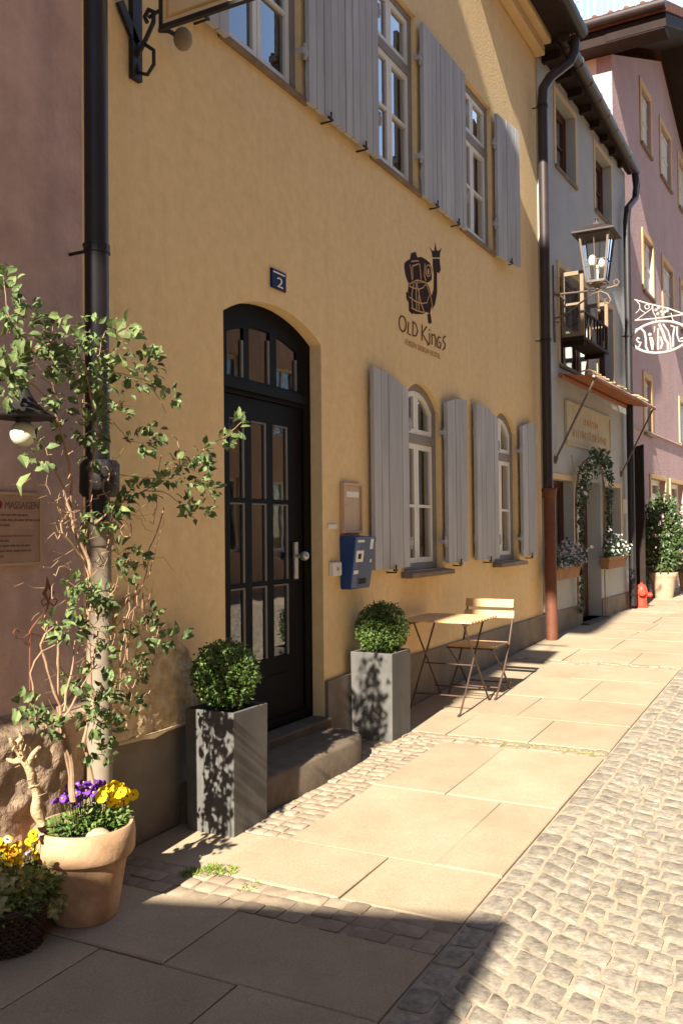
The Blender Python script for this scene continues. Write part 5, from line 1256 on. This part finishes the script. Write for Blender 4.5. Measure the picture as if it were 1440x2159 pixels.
# ------------------------------------------------------------------ white iron shop sign
SX = 15.05
t = thing('iron_sign', 'white painted openwork oval iron sign with curly letters hanging from a triangular bracket', 'sign', (SX, -.2, 2.5))
def q(P): return [onX(1310+a/11.08, 620+b/11.08, SX) for a, b in P]
m = MB()
for P, r in (([(330,140),(650,235),(1100,340),(1440,465),(1700,560)], .016), ([(320,615),(800,570),(1440,480),(1700,560)], .016), ([(330,615),(520,470),(700,340),(720,240)], .011), ([(345,160),(415,240),(425,330),(380,400),(325,445)], .010), ([(420,345),(480,400),(540,430)], .009), ([(720,240),(730,420),(790,520),(800,575)], .011), ([(1150,440),(1190,600),(1230,640)], .010), ([(800,575),(800,640)], .01)): m.tube(q(P), r*.78, 7)
m.tube(q([(590+52*math.cos(k*.5), 300+52*math.sin(k*.5)) for k in range(14)]), .008, 6)
for a, b in ((800, 380), (860, 330), (930, 420), (1000, 430), (1060, 400), (960, 490), (840, 470)): m.ball(q([(a, b)])[0], .028, 8, 6)
m.tube(q([(180, 120), (330, 140)]), .012, 6); m.tube(q([(10, 655), (330, 612)]), .012, 6); m.tube(q([(10, 130), (10, 655)]), .012, 6)
m.build('bracket', WIRON, t, smooth=True)
m = MB()
ov = [(900+660*math.cos(k*math.pi/24), 1010-20*math.cos(k*math.pi/24)*3+365*math.sin(k*math.pi/24)) for k in range(49)]
m.tube(q(ov), .023, 8, caps=False); m.build('oval_ring', WIRON, t, smooth=True)
m = MB()
for P, r in (([(330,830),(440,800),(530,890),(560,1040),(565,1230),(615,1345)], .024), ([(460,1140),(390,1130),(345,1070),(370,1020),(420,1050)], .02), ([(450,1130),(400,1240),(330,1290)], .018), ([(655,1010),(690,1180),(715,1310)], .02), ([(700,1010),(740,1150),(720,1310)], .016),
  ([(770,760),(760,900),(850,800),(850,1020),(850,1300)], .024), ([(870,700),(960,900),(1010,1060),(1080,1150),(1080,1300)], .03), ([(900,1000),(950,1150),(910,1280)], .024), ([(960,700),(1080,860),(1130,1040),(1150,1280)], .016), ([(1140,740),(1230,770),(1200,950),(1200,1230)], .022), ([(1290,760),(1290,960),(1340,1110),(1450,1100),(1540,1060)], .02), ([(1360,1050),(1420,1030),(1500,1040)], .018)):
    m.tube(q(P), r*.78, 7)
m.ball(q([(660, 955)])[0], .034, 10, 8); m.build('letters', WIRON, t, smooth=True)

# ------------------------------------------------------------------ hydrant, potted shrubs, conifer
hp = onX(1352, 1276, 14.9); hp.z = g(14.9)
t = thing('fire_hydrant', 'short red cast iron hydrant at the foot of the pink house', 'hydrant', hp)
m = MB(); m.lathe([(.10, 0), (.105, .02), (.085, .03), (.08, .2), (.10, .21), (.10, .24), (.09, .26), (.085, .31), (.06, .355), (.02, .372), (.02, .39), (0, .39)], hp, 20); m.build('barrel', REDH, t, smooth=True)
for k, (dx, dy, r) in enumerate(((-1, -.25, .05), (.25, -1, .04), (.4, .9, .04))):
    d = Vector((dx, dy, 0)).normalized(); c = Vector(hp)+Vector((0, 0, .2 if k else .24)); m = MB(); m.tube([c+d*.05, c+d*.115, c+d*.116, c+d*.15], [r*.8, r*.8, r, r*.96], 12); m.tube([c+d*.15, c+d*.165], r*.35, 6); m.build('outlet_cap', REDH, t, smooth=False, bevel=.003)
def shrub(name, label, base, trunk_h, r, h, n, lm, ls, pot=None, seed=1, narrow=False):
    rd = random.Random(seed); t = thing(name, label, 'shrub', base, None); b = Vector(base)
    m = MB()
    for k in range(5):
        a = rd.uniform(0, 6.3); m.tube([b+Vector((0, 0, -.02)), b+Vector((math.cos(a)*r*.2, math.sin(a)*r*.2, trunk_h+h*.3)), b+Vector((math.cos(a)*r*.5, math.sin(a)*r*.5, trunk_h+h*.75))], [.02, .012, .004], 6)
    m.build('stem', BARK, t)
    m = MB()
    for _ in range(n):
        d = Vector((rd.gauss(0, 1), rd.gauss(0, 1), rd.gauss(0, 1))).normalized(); nn = 1+.22*noise.noise(d*2.6+Vector((seed, 0, 0)))
        q_ = rd.uniform(.55, 1)*nn; u = (d.z*q_+1)/2
        rr = r*((1.25-u) if narrow else 1)
        p = b+Vector((d.x*q_*rr, d.y*q_*rr, trunk_h+h*u))
        m.leaf(p, (d*.7+Vector((rd.gauss(0, .6), rd.gauss(0, .6), rd.gauss(0, .6)+(.9 if narrow else .2)))), d+Vector((0, 0, .6)), rd.uniform(*ls), rd.uniform(*ls)*(.12 if narrow else .42), .15, .2)
    m.build('foliage', lm, t, recalc=False); return t
bp_ = onG(1398, 1260)
t = thing('stone_pot', 'weathered pale stone pot beside the hydrant', 'flower pot', bp_)
m = MB(); m.lathe([(.16, 0), (.17, .03), (.21, .3), (.24, .38), (.25, .40), (.25, .45), (.22, .455), (.21, .40), (0, .39)], bp_, 24, .03); m.build('body', STONEP, t, smooth=True)
shrub('oleander_bush', 'large glossy dark green bush growing out of the stone pot', (bp_.x, bp_.y, bp_.z+.39), .0, .40, 1.45, 2300, SHRUBL, (.07, .12), seed=4)
b2 = onG(1440, 1250)
shrub('low_bush', 'lighter green bush at the right edge behind the stone pot', (b2.x+.5, b2.y+.1, b2.z), .3, .38, .9, 900, SHRUBL, (.07, .11), seed=9)
b3 = onG(1356, 1262); b3 = Vector((b3.x+.35, b3.y+.05, g(b3.x)))
shrub('conifer_shrub', 'slim dark green conifer standing behind the red hydrant', b3, .02, .17, 1.1, 2600, CONF, (.05, .09), seed=6, narrow=True)
b4 = onG(1374, 1264)
shrub('low_bush', 'small yellow green plant between the conifer and the stone pot', (b4.x-.2, b4.y+.12, b4.z), .02, .10, .42, 240, SHRUBL, (.04, .06), seed=12)

# ------------------------------------------------------------------ added shadow house behind the eye, houses across the street
JH = thing('shadow_house', 'unseen tall house added to cast shadows, with a stepped bay and a low porch, next in the row', 'house', (-5.5, 0, -1.75))
m = MB(); m.box(-8, -3.001, -.565, 6, -1.95, 12.2); m.build('wall', OPPW, JH)
m = MB(); m.box(-3.6, -3.0, -.71, -.566, 4.1, 5.8); m.box(-3.6, -2.999, -1.13, -.566, 5.801, 12.2); m.box(-3.6, -2.998, -1.62, -1.1301, 9.0, 12.2); m.build('shading bay', OPPW, JH)  # unseen tiers, stepped out to shade the walls and spare the vine
m = MB(); m.hexa([(-8.2, -.6, 12.201), (-2.98, -.6, 12.201), (-2.98, 2.5, 12.201), (-8.2, 2.5, 12.201), (-8.2, -.6, 12.72), (-2.98, -.6, 12.72), (-2.98, 2.5, 14.6), (-8.2, 2.5, 14.6)])
m.hexa([(-8.2, 2.501, 12.201), (-2.98, 2.501, 12.201), (-2.98, 6.1, 12.201), (-8.2, 6.1, 12.201), (-8.2, 2.501, 14.6), (-2.98, 2.501, 14.6), (-2.98, 6.1, 12.6), (-8.2, 6.1, 12.6)]); m.box(-3.65, -2.98, -1.65, -.601, 12.201, 12.72); m.build('roof', TILE, JH)
m = MB(); m.hexa([(-8, -2.41, -1.95), (-3, -2.41, -1.95), (-3, -.566, -1.95), (-8, -.566, -1.95), (-8, -2.41, 3.0), (-3, -2.41, 3.0), (-3, -.566, 2.57), (-8, -.566, 2.57)]); m.build('porch', OPPW, JH)  # unseen porch, top sloped to set the foreground shadow edge
def plain_house(x0, x1, y0, y1, h, wm, label, nw, nf):
    t = thing('opposite_house', label, 'house', ((x0+x1)/2, y1, -1.5))
    F = Frame(x1, y1, math.pi); W = x1-x0
    hs = []; step = W/nw
    for f in range(nf):
        for k in range(nw): a = step*(k+.5)-.5; z = -.4+f*2.45; hs.append((a, a+1.0, z, z+1.5))
    m = MB(F.M); m.prism(rect(0, W, -2.1, h), 0, .3, [rect(*q_) for q_ in hs]); m.box(0, .2, .3, y1-y0, -2.1, h); m.box(W-.2, W, .3, y1-y0, -2.1, h); m.box(.2, W-.2, y1-y0-.2, y1-y0, -2.1, h); m.build('wall', wm, t)
    m = MB(F.M); dp = y1-y0; m.add([(-.1, -.4, h-.02), (W+.1, -.4, h-.02), (W+.1, dp+.3, h-.02), (-.1, dp+.3, h-.02), (-.1, dp/2, h+dp*.4), (W+.1, dp/2, h+dp*.4)], [(0, 1, 5, 4), (2, 3, 4, 5), (1, 2, 5), (3, 0, 4), (3, 2, 1, 0)]); m.build('roof', TILE, t)
    for a, b, c, d in hs:
        m = MB(F.M); m.prism(rect(a, b, c, d), .1, .15, [rect(a+.07, (a+b)/2-.04, c+.07, d-.07), rect((a+b)/2+.04, b-.07, c+.07, d-.07)]); w = m.build('window', WHITE, t)
        m = MB(F.M); m.add([(a, .13, c), (b, .13, c), (b, .13, d), (a, .13, d)], [(0, 1, 2, 3)]); m.build('pane', GLASS, w, recalc=False)
    return t
plain_house(-7, 1.5, -13, -7.4, 7.2, OPPW, 'cream plastered house across the street, nearest the eye', 4, 3)
plain_house(1.6, 9.0, -13, -7.4, 7.6, OPPB, 'brownish plastered house across the street opposite the yellow house', 4, 3)
plain_house(9.1, 18, -13, -7.2, 7.2, OPPW, 'cream plastered house across the street opposite the grey house', 4, 3)
# green oval board across the street (seen in the fanlight)
t = thing('oval_board', 'green oval enamel board with a white rim across the street', 'sign', (6.6, -7.2, 2.3))
m = MB(); m.prism([(7.6+.75*math.cos(k*.2618), 3.0+.45*math.sin(k*.2618)) for k in range(24)], -7.2, -7.14); m.build('board', GREENS, t)
m = MB(); o_ = [(7.6+.76*math.cos(k*.2618), 3.0+.46*math.sin(k*.2618)) for k in range(24)]; i_ = [(7.6+.68*math.cos(k*.2618), 3.0+.39*math.sin(k*.2618)) for k in range(24)]; m.prism(o_, -7.21, -7.13, [i_]); m.build('rim', WHITE, t)
m = MB(); m.tube([(7.6, -7.4, 3.55), (7.6, -7.17, 3.55), (7.6, -7.17, 3.4)], .02, 8); m.build('arm', IRON, t)

# ------------------------------------------------------------------ light, sky, camera
SUN = Vector((1, .08, -.7))
W = bpy.data.worlds.new('World'); SC.world = W; W.use_nodes = True
N = W.node_tree.nodes; L = W.node_tree.links
sky = N.new('ShaderNodeTexSky'); sky.sky_type = 'NISHITA'; sky.sun_disc = False; sky.sun_elevation = rad(35); sky.sun_rotation = rad(92.3); sky.air_density = 1.0; sky.dust_density = .2; sky.ozone_density = 2.0
L.new(sky.outputs[0], N['Background'].inputs['Color']); N['Background'].inputs['Strength'].default_value = SKYS
ld = bpy.data.lights.new('sun', 'SUN'); ld.energy = SUNE; ld.angle = rad(.6); ld.color = (1, .94, .83)
lo = bpy.data.objects.new('sun', ld); COL.objects.link(lo); lo.rotation_mode = 'QUATERNION'; lo.rotation_quaternion = SUN.to_track_quat('-Z', 'Y'); lo.location = (-20, -2, 20)
cam = bpy.data.cameras.new('camera'); co = bpy.data.objects.new('camera', cam); COL.objects.link(co); SC.camera = co
cam.sensor_fit = 'VERTICAL'; cam.sensor_height = 36; cam.sensor_width = 24; cam.lens = FOC/2159*36; cam.clip_end = 600; cam.clip_start = .05
co.matrix_world = Matrix(((_r.x, _u.x, -_f.x, EYE.x), (_r.y, _u.y, -_f.y, EYE.y), (_r.z, _u.z, -_f.z, EYE.z), (0, 0, 0, 1)))
SC.view_settings.view_transform = 'Standard'; SC.view_settings.look = 'None'; SC.view_settings.exposure = EXPO; SC.view_settings.gamma = 1; SC.view_settings.use_curve_mapping = False
SC.cycles.max_bounces = 8; SC.cycles.transparent_max_bounces = 12; SC.cycles.caustics_reflective = False; SC.cycles.caustics_refractive = False
